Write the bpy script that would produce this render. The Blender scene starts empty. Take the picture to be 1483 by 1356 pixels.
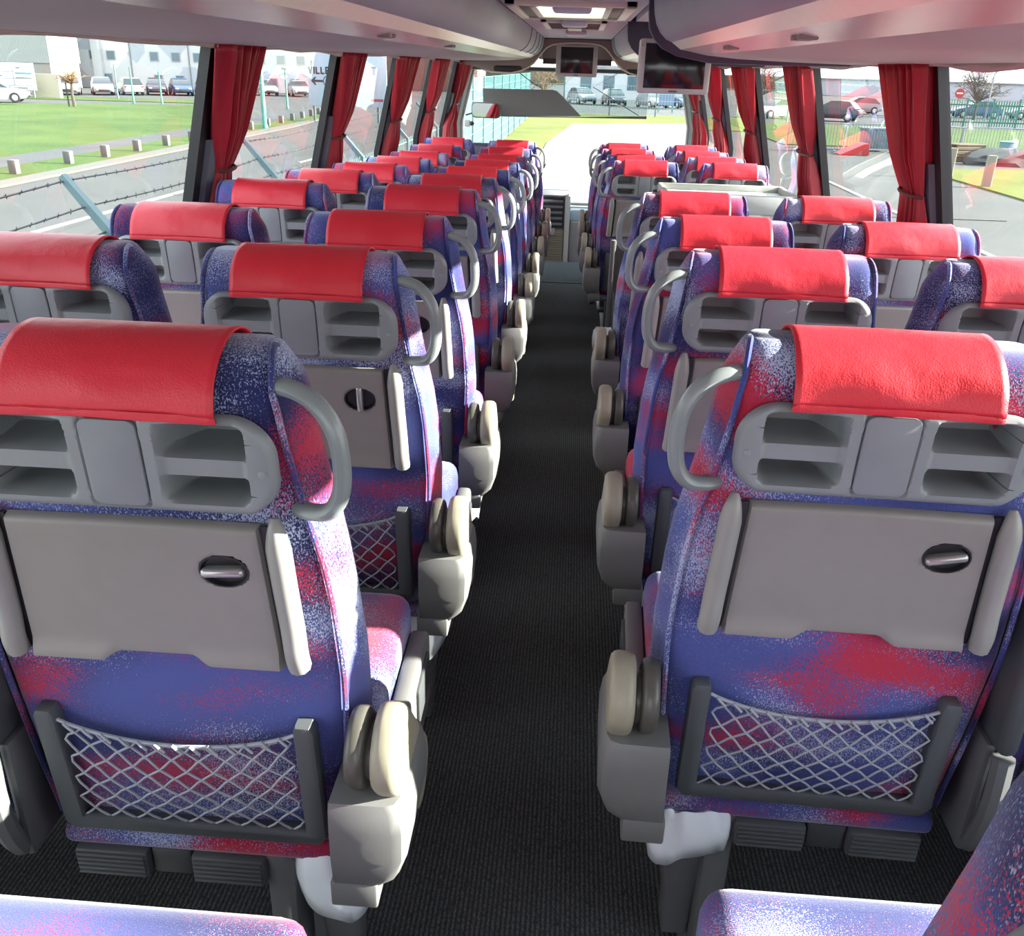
import bpy, bmesh, math, random
import numpy as np
from mathutils import Vector, Matrix
random.seed(7)
sc = bpy.context.scene
COL = sc.collection

# ------------------------------------------------------------------ camera
def set_camera():
    pi_, ya, ro = [math.radians(a) for a in (23.95, 3.35, 1.67)]
    fw = Vector((-math.sin(ya)*math.cos(pi_), math.cos(ya)*math.cos(pi_), -math.sin(pi_)))
    r0 = Vector((math.cos(ya), math.sin(ya), 0)); u0 = r0.cross(fw)
    r = r0*math.cos(ro)+u0*math.sin(ro); u = -r0*math.sin(ro)+u0*math.cos(ro)
    cd = bpy.data.cameras.new('camera'); co = bpy.data.objects.new('camera', cd); COL.objects.link(co)
    m = Matrix((r, u, -fw)).transposed().to_4x4(); m.translation = Vector((.048, -.997, 1.451))
    co.matrix_world = m
    cd.sensor_fit = 'HORIZONTAL'; cd.sensor_width = 36; cd.lens = 36*1310/1483
    cd.clip_start = .02; cd.clip_end = 600
    sc.camera = co
set_camera()
# ------------------------------------------------------------------ light and exposure
SKY = 2.1
w = bpy.data.worlds.new('sky'); sc.world = w; w.use_nodes = True
nt = w.node_tree; bg = nt.nodes['Background']; bg.inputs[1].default_value = SKY
tc = nt.nodes.new('ShaderNodeTexCoord'); sx = nt.nodes.new('ShaderNodeSeparateXYZ'); cr = nt.nodes.new('ShaderNodeValToRGB')
nt.links.new(tc.outputs['Generated'], sx.inputs[0]); nt.links.new(sx.outputs['Z'], cr.inputs[0]); nt.links.new(cr.outputs[0], bg.inputs[0])
cr.color_ramp.elements[0].position = 0; cr.color_ramp.elements[0].color = (.95, .97, 1, 1)
cr.color_ramp.elements[1].position = .6; cr.color_ramp.elements[1].color = (.80, .89, 1, 1)
sd = bpy.data.lights.new('sun', 'SUN'); sd.energy = 17; sd.angle = math.radians(.6); sd.color = (1, .95, .86)
so = bpy.data.objects.new('sun', sd); COL.objects.link(so)
so.rotation_euler = Vector((.9976, .07, .37)).to_track_quat('Z', 'Y').to_euler()
vs = sc.view_settings; vs.view_transform = 'Standard'; vs.look = 'None'; vs.gamma = 1; vs.use_curve_mapping = False; vs.exposure = 1.22
STRIP = .06  # rack strips are switched off; this faint glow is added to lift the interior

# ------------------------------------------------------------------ materials
def newmat(name):
    m = bpy.data.materials.new(name); m.use_nodes = True
    n = m.node_tree; b = n.nodes['Principled BSDF']
    return m, n, b
def N(n, t, **kw):
    x = n.nodes.new(t)
    for k, v in kw.items():
        if k.startswith('i_'): x.inputs[k[2:].replace('_', ' ')].default_value = v
        else: setattr(x, k, v)
    return x
def ramp(n, src, pts):
    r = n.nodes.new('ShaderNodeValToRGB'); n.links.new(src, r.inputs[0])
    e = r.color_ramp.elements
    while len(e) < len(pts): e.new(.5)
    for i, (p, c) in enumerate(pts):
        e[i].position = p; e[i].color = (c, c, c, 1) if not isinstance(c, tuple) else (*c, 1)
    return r
def mixc(n, f, a, b):
    x = n.nodes.new('ShaderNodeMix'); x.data_type = 'RGBA'
    if isinstance(f, (int, float)): x.inputs[0].default_value = f
    else: n.links.new(f, x.inputs[0])
    for s, v in ((6, a), (7, b)):
        if isinstance(v, tuple): x.inputs[s].default_value = (*v, 1)
        else: n.links.new(v, x.inputs[s])
    return x.outputs[2]
def mth(n, op, a, b=0.0):
    x = n.nodes.new('ShaderNodeMath'); x.operation = op
    for i, v in enumerate((a, b)):
        if isinstance(v, (int, float)): x.inputs[i].default_value = v
        else: n.links.new(v, x.inputs[i])
    return x.outputs[0]
MATS = {}
def M(name, col, rough=.5, metal=0, var=.06, vs_=30, bump=0, bs=200, spec=.5, emit=0):
    if name in MATS: return MATS[name]
    m, n, b = newmat(name)
    t = N(n, 'ShaderNodeTexCoord'); no = N(n, 'ShaderNodeTexNoise', i_Scale=vs_, i_Detail=3.0)
    n.links.new(t.outputs['Object'], no.inputs['Vector'])
    c0 = tuple(max(0, c*(1-var)) for c in col); c1 = tuple(min(1, c*(1+var)) for c in col)
    n.links.new(mixc(n, no.outputs['Fac'], c0, c1), b.inputs['Base Color'])
    b.inputs['Roughness'].default_value = rough; b.inputs['Metallic'].default_value = metal
    b.inputs['Specular IOR Level'].default_value = spec
    if bump:
        n2 = N(n, 'ShaderNodeTexNoise', i_Scale=bs, i_Detail=2.0); n.links.new(t.outputs['Object'], n2.inputs['Vector'])
        bp = N(n, 'ShaderNodeBump', i_Strength=bump, i_Distance=.002); n.links.new(n2.outputs['Fac'], bp.inputs['Height']); n.links.new(bp.outputs[0], b.inputs['Normal'])
    if emit:
        b.inputs['Emission Color'].default_value = (*col, 1); b.inputs['Emission Strength'].default_value = emit
    MATS[name] = m; return m

def fabric(name, redshift=0.0):
    m, n, b = newmat(name)
    t = N(n, 'ShaderNodeTexCoord'); oi = N(n, 'ShaderNodeObjectInfo')
    off = N(n, 'ShaderNodeCombineXYZ')
    n.links.new(mth(n, 'MULTIPLY', oi.outputs['Random'], 31.7), off.inputs[0]); n.links.new(mth(n, 'MULTIPLY', oi.outputs['Random'], 17.3), off.inputs[2])
    va = N(n, 'ShaderNodeVectorMath', operation='ADD'); n.links.new(t.outputs['Object'], va.inputs[0]); n.links.new(off.outputs[0], va.inputs[1])
    def noise(scale, sx_, sz_, det, shift):
        mp = N(n, 'ShaderNodeMapping'); mp.inputs['Scale'].default_value = (sx_, 1, sz_); mp.inputs['Location'].default_value = (shift, shift*.7, shift*1.3)
        n.links.new(va.outputs[0], mp.inputs[0])
        x = N(n, 'ShaderNodeTexNoise', i_Scale=scale, i_Detail=det); n.links.new(mp.outputs[0], x.inputs['Vector']); return x.outputs['Fac']
    speck = noise(680, .8, .5, 1.5, 0); speck2 = noise(720, .75, .45, 1.5, 9)
    big_r = noise(4.2, .9, 1.9, 1.2, 3); big_w = noise(5.0, .8, 1.7, 1.5, 11); big_n = noise(3.6, .7, 1.3, 1.0, 21)
    def mask(big, sp, amp, lo, hi):
        s = mth(n, 'ADD', big, mth(n, 'MULTIPLY', mth(n, 'SUBTRACT', sp, .5), amp))
        return ramp(n, s, [(lo, 0.0), (hi, 1.0)]).outputs[0]
    c = mixc(n, mask(big_n, speck2, .25, .42, .62), (.066, .086, .285), (.018, .022, .095))
    c = mixc(n, mask(big_w, speck2, .85, .535, .70), c, (.37, .42, .60))
    c = mixc(n, mask(big_r, speck, .60, .545-redshift, .66-redshift), c, (.45, .022, .055))
    n.links.new(c, b.inputs['Base Color']); b.inputs['Roughness'].default_value = .95; b.inputs['Specular IOR Level'].default_value = .12
    b.inputs['Sheen Weight'].default_value = .25; b.inputs['Sheen Roughness'].default_value = .5
    bp = N(n, 'ShaderNodeBump', i_Strength=.25, i_Distance=.002); n.links.new(speck, bp.inputs['Height']); n.links.new(bp.outputs[0], b.inputs['Normal'])
    MATS[name] = m; return m
FAB = fabric('moquette fabric'); FAB2 = fabric('moquette fabric side', -.01)

def leather():
    m, n, b = newmat('red leather'); t = N(n, 'ShaderNodeTexCoord'); oi = N(n, 'ShaderNodeObjectInfo')
    no = N(n, 'ShaderNodeTexNoise', i_Scale=14.0, i_Detail=4.0); n.links.new(t.outputs['Object'], no.inputs['Vector'])
    c = mixc(n, no.outputs['Fac'], (.60, .017, .030), (.70, .032, .048)); n.links.new(mixc(n, mth(n, 'MULTIPLY', oi.outputs['Random'], .35), c, (.60, .03, .06)), b.inputs['Base Color'])
    v = N(n, 'ShaderNodeTexVoronoi', i_Scale=420.0); n.links.new(t.outputs['Object'], v.inputs['Vector'])
    w1 = N(n, 'ShaderNodeTexNoise', i_Scale=25.0); n.links.new(t.outputs['Object'], w1.inputs['Vector'])
    h = mth(n, 'ADD', mth(n, 'MULTIPLY', v.outputs['Distance'], .25), mth(n, 'MULTIPLY', w1.outputs['Fac'], 2.0))
    bp = N(n, 'ShaderNodeBump', i_Strength=.3, i_Distance=.003); n.links.new(h, bp.inputs['Height']); n.links.new(bp.outputs[0], b.inputs['Normal'])
    b.inputs['Roughness'].default_value = .42; b.inputs['Specular IOR Level'].default_value = .45
    return m
LEATH = leather()
PAN = M('grey panel plastic', (.235, .255, .26), .42, bump=.05, bs=600)
PLATE = M('grey plate plastic', (.22, .235, .25), .38)
TRAY = M('taupe tray plastic', (.235, .219, .202), .45, bump=.04, bs=700)
ARM = M('grey arm plastic', (.27, .265, .245), .4)
HOUS = M('grey housing plastic', (.155, .155, .15), .5, bump=.05, bs=500)
DARK = M('dark grey plastic', (.06, .065, .068), .45, bump=.05, bs=500)
NETF = M('net frame plastic', (.08, .088, .092), .5, bump=.08, bs=400)
BLACK = M('black plastic', (.012, .012, .013), .4)
HANDLE = M('handle plastic', (.215, .24, .24), .3)
PADM = M('armrest pad', (.085, .082, .068), .35)
SHELLM = M('armrest shell', (.30, .275, .20), .45)  # grey shell plastic with the cream tint of direct sun put into its colour
CORD = M('elastic cord', (.33, .35, .38), .8)
CHROME = M('latch metal', (.42, .41, .40), .25, .6)
LEGM = M('painted seat leg', (.11, .115, .115), .5)
BAG = M('white plastic bag', (.80, .84, .88), .35, bump=.6, bs=25)
BINM = M('bin plastic', (.10, .10, .105), .5)

def carpet(name, base, hi):
    m, n, b = newmat(name); t = N(n, 'ShaderNodeTexCoord')
    mp = N(n, 'ShaderNodeMapping'); mp.inputs['Scale'].default_value = (1, .55, 1); n.links.new(t.outputs['Object'], mp.inputs[0])
    v = N(n, 'ShaderNodeTexVoronoi', i_Scale=260.0); n.links.new(mp.outputs[0], v.inputs['Vector'])
    wv = N(n, 'ShaderNodeTexWave', i_Scale=34.0, i_Distortion=2.0); wv.inputs['Detail Scale'].default_value = 6; n.links.new(t.outputs['Object'], wv.inputs['Vector'])
    no = N(n, 'ShaderNodeTexNoise', i_Scale=2.5, i_Detail=4.0); n.links.new(t.outputs['Object'], no.inputs['Vector'])
    f = mth(n, 'MULTIPLY', wv.outputs['Fac'], mth(n, 'SUBTRACT', 1.0, v.outputs['Distance']))
    c = mixc(n, f, base, hi); c = mixc(n, mth(n, 'MULTIPLY', no.outputs['Fac'], .5), c, base)
    n.links.new(c, b.inputs['Base Color']); b.inputs['Roughness'].default_value = 1; b.inputs['Specular IOR Level'].default_value = .1
    bp = N(n, 'ShaderNodeBump', i_Strength=.7, i_Distance=.004); n.links.new(f, bp.inputs['Height']); n.links.new(bp.outputs[0], b.inputs['Normal'])
    return m
CARPET = carpet('aisle carpet', (.035, .037, .038), (.19, .195, .195))
STEPC = carpet('step carpet', (.05, .065, .07), (.11, .13, .135))

def curtain_mat():
    m, n, b = newmat('red curtain satin'); t = N(n, 'ShaderNodeTexCoord')
    no = N(n, 'ShaderNodeTexNoise', i_Scale=40.0); n.links.new(t.outputs['Object'], no.inputs['Vector'])
    c = mixc(n, no.outputs['Fac'], (.36, .005, .015), (.46, .011, .025)); n.links.new(c, b.inputs['Base Color'])
    b.inputs['Roughness'].default_value = .38; b.inputs['Sheen Weight'].default_value = .3
    tr = N(n, 'ShaderNodeBsdfTranslucent'); n.links.new(c, tr.inputs[0])
    mx = N(n, 'ShaderNodeMixShader'); mx.inputs[0].default_value = .22
    n.links.new(b.outputs[0], mx.inputs[1]); n.links.new(tr.outputs[0], mx.inputs[2]); n.links.new(mx.outputs[0], n.nodes['Material Output'].inputs[0])
    return m
CURT = curtain_mat()
def glass_mat(name, tint, refl=1.0):
    m, n, b = newmat(name); n.nodes.remove(b)
    lw = N(n, 'ShaderNodeLayerWeight', i_Blend=.5)
    f = mth(n, 'ADD', mth(n, 'MULTIPLY', mth(n, 'POWER', lw.outputs['Facing'], 4.0), .9*refl), .045*refl)
    nz = N(n, 'ShaderNodeTexNoise', i_Scale=3.0); t = N(n, 'ShaderNodeTexCoord'); n.links.new(t.outputs['Object'], nz.inputs['Vector'])
    tr = N(n, 'ShaderNodeBsdfTransparent'); n.links.new(mixc(n, nz.outputs['Fac'], tint, tuple(min(1, c*1.02) for c in tint)), tr.inputs[0])
    gl = N(n, 'ShaderNodeBsdfGlossy'); gl.inputs['Roughness'].default_value = .01
    mx = N(n, 'ShaderNodeMixShader'); n.links.new(f, mx.inputs[0]); n.links.new(tr.outputs[0], mx.inputs[1]); n.links.new(gl.outputs[0], mx.inputs[2])
    n.links.new(mx.outputs[0], n.nodes['Material Output'].inputs[0]); MATS[name] = m
    return m
GLASS = glass_mat('window glass', (.90, .94, .92)); WSCR = glass_mat('windscreen glass', (.94, .97, .96), .5)
FILM = glass_mat('tinted film', (.60, .66, .66), .3)

# ------------------------------------------------------------------ mesh helpers
class MB:
    def __init__(s): s.v = []; s.f = []; s.mi = []
    def add(s, v, f, mi=0):
        o = len(s.v); s.v += [tuple(map(float, p)) for p in v]; s.f += [tuple(i+o for i in q) for q in f]; s.mi += [mi]*len(f); return s
    def box(s, x0, x1, y0, y1, z0, z1, r=0, seg=2, mi=0):
        x0, x1 = sorted((x0, x1)); y0, y1 = sorted((y0, y1)); z0, z1 = sorted((z0, z1))
        bm = bmesh.new(); bmesh.ops.create_cube(bm, size=1)
        for v in bm.verts: v.co = Vector(((x0+x1)/2+v.co.x*(x1-x0), (y0+y1)/2+v.co.y*(y1-y0), (z0+z1)/2+v.co.z*(z1-z0)))
        if r: bmesh.ops.bevel(bm, geom=bm.edges[:], offset=min(r, .49*min(x1-x0, y1-y0, z1-z0)), segments=seg, affect='EDGES', profile=.5)
        return s.bm(bm, mi)
    def bm(s, bm, mi=0):
        bm.verts.index_update(); s.add([v.co[:] for v in bm.verts], [[v.index for v in f.verts] for f in bm.faces], mi); bm.free(); return s
    def prism(s, pts, y0, y1, r=0, axis='y', seg=2, mi=0):
        # outline (a,b) extruded along axis
        mp = {'y': lambda a, b, t: (a, t, b), 'x': lambda a, b, t: (t, a, b), 'z': lambda a, b, t: (a, b, t)}[axis]
        bm = bmesh.new(); A = [bm.verts.new(mp(a, b, y0)) for a, b in pts]; B = [bm.verts.new(mp(a, b, y1)) for a, b in pts]
        n = len(pts); fa = bm.faces.new(A); fb = bm.faces.new(B[::-1])
        for i in range(n): bm.faces.new((A[i], B[i], B[(i+1) % n], A[(i+1) % n]))
        bmesh.ops.recalc_face_normals(bm, faces=bm.faces[:])
        if r:
            ed = list(set(list(fa.edges)+list(fb.edges)))
            bmesh.ops.bevel(bm, geom=ed, offset=r, segments=seg, affect='EDGES', profile=.5, clamp_overlap=True)
        return s.bm(bm, mi)
    def tube(s, pts, r, n=8, closed=False, mi=0, flat=1.0):
        P = [Vector(p) for p in pts]; k = len(P); rs = r if isinstance(r, (list, tuple)) else [r]*k
        T = []
        for i in range(k):
            a = P[i-1] if (i > 0 or closed) else P[i]; b = P[(i+1) % k] if (i < k-1 or closed) else P[i]
            T.append((b-a).normalized())
        up = Vector((0, 0, 1)) if abs(T[0].z) < .9 else Vector((1, 0, 0))
        nr = T[0].cross(up).normalized(); V = []; F = []
        for i in range(k):
            if i: 
                nr = nr-T[i]*nr.dot(T[i]); nr.normalize()
            bi = T[i].cross(nr)
            for j in range(n):
                a = 2*math.pi*j/n; V.append(P[i]+nr*math.cos(a)*rs[i]+bi*math.sin(a)*rs[i]*flat)
        for i in range(k if closed else k-1):
            for j in range(n):
                a = i*n+j; b = i*n+(j+1) % n; c = ((i+1) % k)*n+(j+1) % n; d = ((i+1) % k)*n+j; F.append((a, b, c, d))
        if not closed: F.append(tuple(range(n))[::-1]); F.append(tuple((k-1)*n+j for j in range(n)))
        return s.add(V, F, mi)
    def loft(s, rings, closed=True, caps=True, mi=0):
        n = len(rings[0]); V = [p for r in rings for p in r]; F = []
        for i in range(len(rings)-1):
            for j in range(n if closed else n-1):
                F.append((i*n+j, i*n+(j+1) % n, (i+1)*n+(j+1) % n, (i+1)*n+j))
        if caps and closed: F.append(tuple(range(n))[::-1]); F.append(tuple((len(rings)-1)*n+j for j in range(n)))
        return s.add(V, F, mi)
    def lathe(s, prof, c, axis='z', n=20, mi=0, sx=1, sy=1):
        rings = []
        for r, h in prof:
            ring = []
            for j in range(n):
                a = 2*math.pi*j/n; p, q = r*math.cos(a)*sx, r*math.sin(a)*sy
                ring.append({'z': (c[0]+p, c[1]+q, c[2]+h), 'y': (c[0]+p, c[1]+h, c[2]+q), 'x': (c[0]+h, c[1]+p, c[2]+q)}[axis])
            rings.append(ring)
        return s.loft(rings, mi=mi)
    def grid(s, G, mi=0):
        a = len(G); b = len(G[0]); return s.add([p for r in G for p in r], [(i*b+j, i*b+j+1, (i+1)*b+j+1, (i+1)*b+j) for i in range(a-1) for j in range(b-1)], mi)
    def ball(s, c, r, sub=2, sc_=(1, 1, 1), jit=0, rnd=None, mi=0):
        bm = bmesh.new(); bmesh.ops.create_icosphere(bm, subdivisions=sub, radius=1)
        for v in bm.verts:
            k = 1+(rnd.uniform(-jit, jit) if jit else 0); v.co = Vector((c[0]+v.co.x*r*sc_[0]*k, c[1]+v.co.y*r*sc_[1]*k, c[2]+v.co.z*r*sc_[2]*k))
        return s.bm(bm, mi)
    def obj(s, name, mats, parent=None, ang=38, fix=True):
        me = bpy.data.meshes.new(name); me.from_pydata(s.v, [], s.f)
        ml = mats if isinstance(mats, (list, tuple)) else [mats]
        for m in ml: me.materials.append(m)
        if len(ml) > 1: me.polygons.foreach_set('material_index', s.mi)
        if fix:
            bm = bmesh.new(); bm.from_mesh(me); bmesh.ops.recalc_face_normals(bm, faces=bm.faces[:]); bm.to_mesh(me); bm.free()
        if ang:
            me.polygons.foreach_set('use_smooth', [True]*len(me.polygons)); me.set_sharp_from_angle(angle=math.radians(ang))
        o = bpy.data.objects.new(name, me); COL.objects.link(o)
        if parent: o.parent = parent
        return o
def tag(o, label, cat, group=None, kind=None):
    o['label'] = label; o['category'] = cat
    if group: o['group'] = group
    if kind: o['kind'] = kind
    return o
def struct(o, label=None, cat=None):
    o['kind'] = 'structure'
    if label: o['label'] = label
    if cat: o['category'] = cat
    return o
def empty(name, loc, label, cat, group=None, rz=0):
    o = bpy.data.objects.new(name, None); COL.objects.link(o); o.empty_display_size = .1
    o.location = loc; o.rotation_euler.z = rz
    return tag(o, label, cat, group)
def copy_tree(o, parent=None):
    c = o.copy(); COL.objects.link(c)
    if parent: c.parent = parent
    for ch in list(o.children): copy_tree(ch, c)
    return c
def smooth(a, b, x):
    t = min(1, max(0, (x-a)/(b-a))); return t*t*(3-2*t)
def catmull(P, k=6, closed=False):
    P = [Vector(p) for p in P]; n = len(P); out = []
    for i in range(n if closed else n-1):
        p0 = P[i-1] if (i or closed) else P[0]; p1 = P[i]; p2 = P[(i+1) % n]; p3 = P[(i+2) % n] if (closed or i+2 < n) else P[n-1]
        for j in range(k):
            t = j/k; out.append(.5*((2*p1)+(p2-p0)*t+(2*p0-5*p1+4*p2-p3)*t*t+(3*p1-p0-3*p2+p3)*t**3))
    if not closed: out.append(P[-1])
    return out

# ------------------------------------------------------------------ the coach shell
def fz(y): return -.04*y                         # the floor falls gently towards the front
m = MB()
m.add([(-1.24, -1.9, fz(-1.9)), (1.24, -1.9, fz(-1.9)), (1.24, 6.95, fz(6.95)), (-1.24, 6.95, fz(6.95)),
       (-1.24, -1.9, -.5), (1.24, -1.9, -.5), (1.24, 6.95, -.5), (-1.24, 6.95, -.5)],
      [(0, 1, 2, 3), (4, 7, 6, 5), (0, 4, 5, 1), (2, 6, 7, 3), (1, 5, 6, 2), (0, 3, 7, 4)])
struct(m.obj('floor', CARPET, ang=0), 'charcoal ribbed carpet floor of the coach aisle', 'floor')
m = MB().box(-1.24, .36, 6.95, 7.92, -.55, -.283, .004)
m.box(-.30, .33, 6.93, 6.99, -.29, -.272, .004)
struct(m.obj('trim_1', STEPC), 'grey green carpet step at the front end of the aisle', 'floor')
m = MB().box(-1.24, 1.24, 7.92, 9.55, -.75, -.58)
struct(m.obj('trim_2', DARK), 'dark floor of the driver area', 'floor')

WALLM = M('grey side lining', (.22, .22, .24), .7, bump=.1)
FRIT = M('black window frit', (.010, .011, .013), .35)
PILT = M('blue grey pillar trim', (.10, .115, .135), .6, bump=.08)
BODY = M('white coach paint', (.7, .7, .72), .3)
def wx(z): return 1.12+(1.488-z)*.245 if z > .9 else 1.264+(.9-z)*.03     # side wall leans inwards towards the top
for sgn, nm in ((-1, 'wall_left'), (1, 'wall_right')):
    a = MB()
    for x0, x1, z0, z1 in ((wx(.70), wx(.70)+.05, -1.0, .70),):
        a.prism([(sgn*wx(-.9), -.95), (sgn*wx(.70), .70), (sgn*(wx(.70)+.06), .70), (sgn*(wx(-.9)+.08), -.95)], -1.9, 9.6)
    struct(a.obj(nm, WALLM), 'grey side lining below the windows', 'wall')
# side windows
PY = [-1.05, .55, 2.15, 3.76, 5.32, 6.86, 8.35, 9.55]
wn = 0; tn = 2
zs_w = [.70, .9, 1.1, 1.3, 1.488]
for sgn, sd_ in ((-1, 'left'), (1, 'right')):
    for i in range(len(PY)-1):
        y0, y1 = PY[i]+.05, PY[i+1]-.05
        G = [[(sgn*(wx(z)+.022), y0+(y1-y0)*t/4, z) for t in range(5)] for z in zs_w]
        wn += 1
        struct(MB().grid(G).obj('window_%d' % wn, GLASS, fix=False), 'side window pane of the coach', 'window')
    for i, y in enumerate(PY):
        tn += 1
        a = MB()
        R = [[(sgn*(wx(z)-dx), y+dy, z) for dx, dy in ((-.03, -.085), (.004, -.085), (.004, .075), (-.03, .075))] for z in (.66, .9, 1.1, 1.3, 1.50)]
        a.loft(R)
        p = struct(a.obj('trim_%d' % tn, FRIT), 'black window pillar', 'pillar')
        b = MB()
        R = [[(sgn*(wx(z)-dx), y+dy, z) for dx, dy in ((-.0, -.03), (.022, -.025), (.03, .0), (.03, .09), (.0, .10))] for z in (.66, .9, 1.16, 1.19, 1.2)]
        b.loft(R); b.obj('lower_cover', PILT, p)
# roof, ceiling
CEIL = M('grey ceiling lining', (.52, .51, .53), .8, bump=.1)
a = MB().box(-.308, .308, -1.9, 8.29, 1.70, 1.74)
struct(a.obj('ceiling', CEIL), 'pale grey centre ceiling panel', 'ceiling')
a = MB().prism([(-1.16, 1.5), (-1.13, 1.75), (-.95, 1.93), (-.4, 1.99), (.4, 1.99), (.95, 1.93), (1.13, 1.75), (1.16, 1.5), (1.2, 1.5), (1.18, 1.77), (.98, 1.97), (.42, 2.04), (-.42, 2.04), (-.98, 1.97), (-1.18, 1.77), (-1.2, 1.5)], -1.9, 9.7)
tn += 1; struct(a.obj('trim_%d' % tn, BODY), 'coach roof', 'roof')
# unseen back wall; rear window made large to let sky light in
a = MB(); a.box(-1.3, 1.3, -1.95, -1.9, -1.0, .75); a.box(-1.2, 1.2, -1.95, -1.9, 1.66, 2.0); a.box(-1.3, -1.12, -1.95, -1.9, .7, 1.7); a.box(1.12, 1.3, -1.95, -1.9, .7, 1.7)
struct(a.obj('wall_back', WALLM), 'rear wall with the rear window opening', 'wall')
wn += 1; struct(MB().grid([[(x, -1.925, z) for x in (-1.14, 0, 1.14)] for z in (.73, 1.2, 1.68)]).obj('window_%d' % wn, GLASS, fix=False), 'rear window pane', 'window')

# ------------------------------------------------------------------ luggage racks
RACK = M('mauve grey rack lining', (.36, .37, .41), .55, bump=.15, bs=60, vs_=4, var=.10)
UNDER = M('beige grey underside', (.42, .41, .39), .6, bump=.08)
STRIPM = M('cream light strip', (.74, .70, .60), .22, emit=STRIP)
SERV = M('service strip plastic', (.62, .58, .54), .22)
CAP = M('dark violet end cap', (.045, .038, .07), .45)
def rack(sgn, y0, y1, label, near_cap=False, far_cap=False, seams=(), buttons=()):
    root = empty('luggage_rack', (0, y0, 1.5), label, 'luggage rack', 'overhead luggage racks')
    L = y1-y0
    face = [(.312, .200), (.318, .15), (.328, .115), (.345, .085), (.370, .062), (.395, .052)]
    ys = [0.0] + [v for s in seams for v in (s-y0-.006, s-y0, s-y0+.006)] + [L]; ys = sorted(ys)
    R = []
    for y in ys:
        d = .006 if any(abs(y-(s-y0)) < .001 for s in seams) else 0
        R.append([(sgn*(x+d), y, z+d*.5) for x, z in face])
    a = MB(); a.loft(R, closed=False, caps=False)
    a.grid([[(sgn*x, y, z) for y in (0, L)] for x, z in ((.312, .2), (1.13, .2), (1.17, .05))])
    a.obj('bin_door', RACK, root, fix=False)
    for sm_ in seams:
        MB().tube([(sgn*(x-.001), sm_-y0, z-.001) for x, z in face], .0035, 5).obj('seam', CAP, root)
    b = MB().prism([(sgn*.393, .053), (sgn*.43, .028), (sgn*.436, .034), (sgn*.40, .062)], 0, L); b.obj('light_strip', STRIPM, root)
    b = MB().prism([(sgn*.43, .028), (sgn*.53, .010), (sgn*.535, .018), (sgn*.436, .036)], 0, L); sv = b.obj('service_panel', SERV, root)
    for y, k in buttons:
        for j in range(k): MB().box(sgn*(.462+.0), sgn*(.497), y-y0+j*.06, y-y0+j*.06+.035, .012, .024, .003).obj('call_button', M('button grey', (.25, .2, .2), .4), sv)
    b = MB(); P = [(.53, .010), (.65, .0), (.85, -.006), (1.10, -.010)]
    b.loft([[(sgn*x, y, z) for x, z in P] for y in (0, L)], closed=False, caps=False)
    b.loft([[(sgn*x, y, z) for x, z in ((1.10, -.01), (1.12, 0), (1.16, .06))] for y in (0, L)], closed=False, caps=False)
    b.obj('underside', UNDER, root, fix=False)
    def cap(yc, d):
        pr = [(.295, .205), (.297, .15), (.303, .10), (.325, .062), (.36, .030), (.42, .004), (.55, -.018), (.80, -.02), (1.10, -.016), (1.15, .02), (1.15, .22)]
        q = MB().prism([(sgn*x, z) for x, z in pr], yc, yc+d, .006); q.obj('end_cap', CAP, root)
    if near_cap: cap(-.03, .04)
    if far_cap: cap(L-.01, .05)
    return root
rack(-1, -1.85, 8.29, 'long mauve grey luggage rack over the left windows', seams=(6.0, 6.75, 7.35, 7.9), buttons=((1.62, 2), (2.9, 2)))
rack(1, -1.85, 2.95, 'near mauve grey luggage rack over the right windows with dark end cap', far_cap=True, buttons=((.95, 2), (1.9, 2)))
rack(1, 4.75, 8.29, 'short far luggage rack beyond the hanging screen at right', near_cap=True, seams=(7.6, 7.9))
# lining over the middle door between the racks
tn += 1
a = MB(); a.box(.34, 1.15, 2.99, 4.72, 1.70, 1.76); struct(a.obj('trim_%d' % tn, CEIL), 'ceiling lining over the middle door', 'ceiling')
a = MB(); a.box(1.08, 1.15, 2.99, 4.72, 1.485, 1.72, .01); tn += 1; struct(a.obj('trim_%d' % tn, UNDER), 'lining strip over the middle door window', 'trim')

# gathered pelmet along the window heads
PELM = M('beige pelmet fabric', (.42, .36, .32), .85, bump=.2)
for sgn, nm in ((-1, 'left'), (1, 'right')):
    rnd = random.Random(3+sgn); V = []
    ys = np.arange(-1.8, 9.3, .03); G = []
    for row in range(4):
        g = []
        for y in ys:
            wv = .5+.5*math.sin(y*9+1.3*math.sin(y*2.1)); big = max(0, math.sin(y*4.1+sgn))**3
            zb = 1.484-.006*wv-.010*big
            z = 1.497+(zb-1.497)*row/3; x = 1.098+.006*math.sin(y*23)*row/3-.008*math.sin(row/3*math.pi)
            g.append((sgn*x, y, z))
        G.append(g)
    o = MB().grid(G).obj('curtain_pelmet', PELM, fix=False)
    tag(o, 'gathered beige curtain heading along the tops of the %s windows' % nm, 'pelmet', 'curtain headings')

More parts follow.
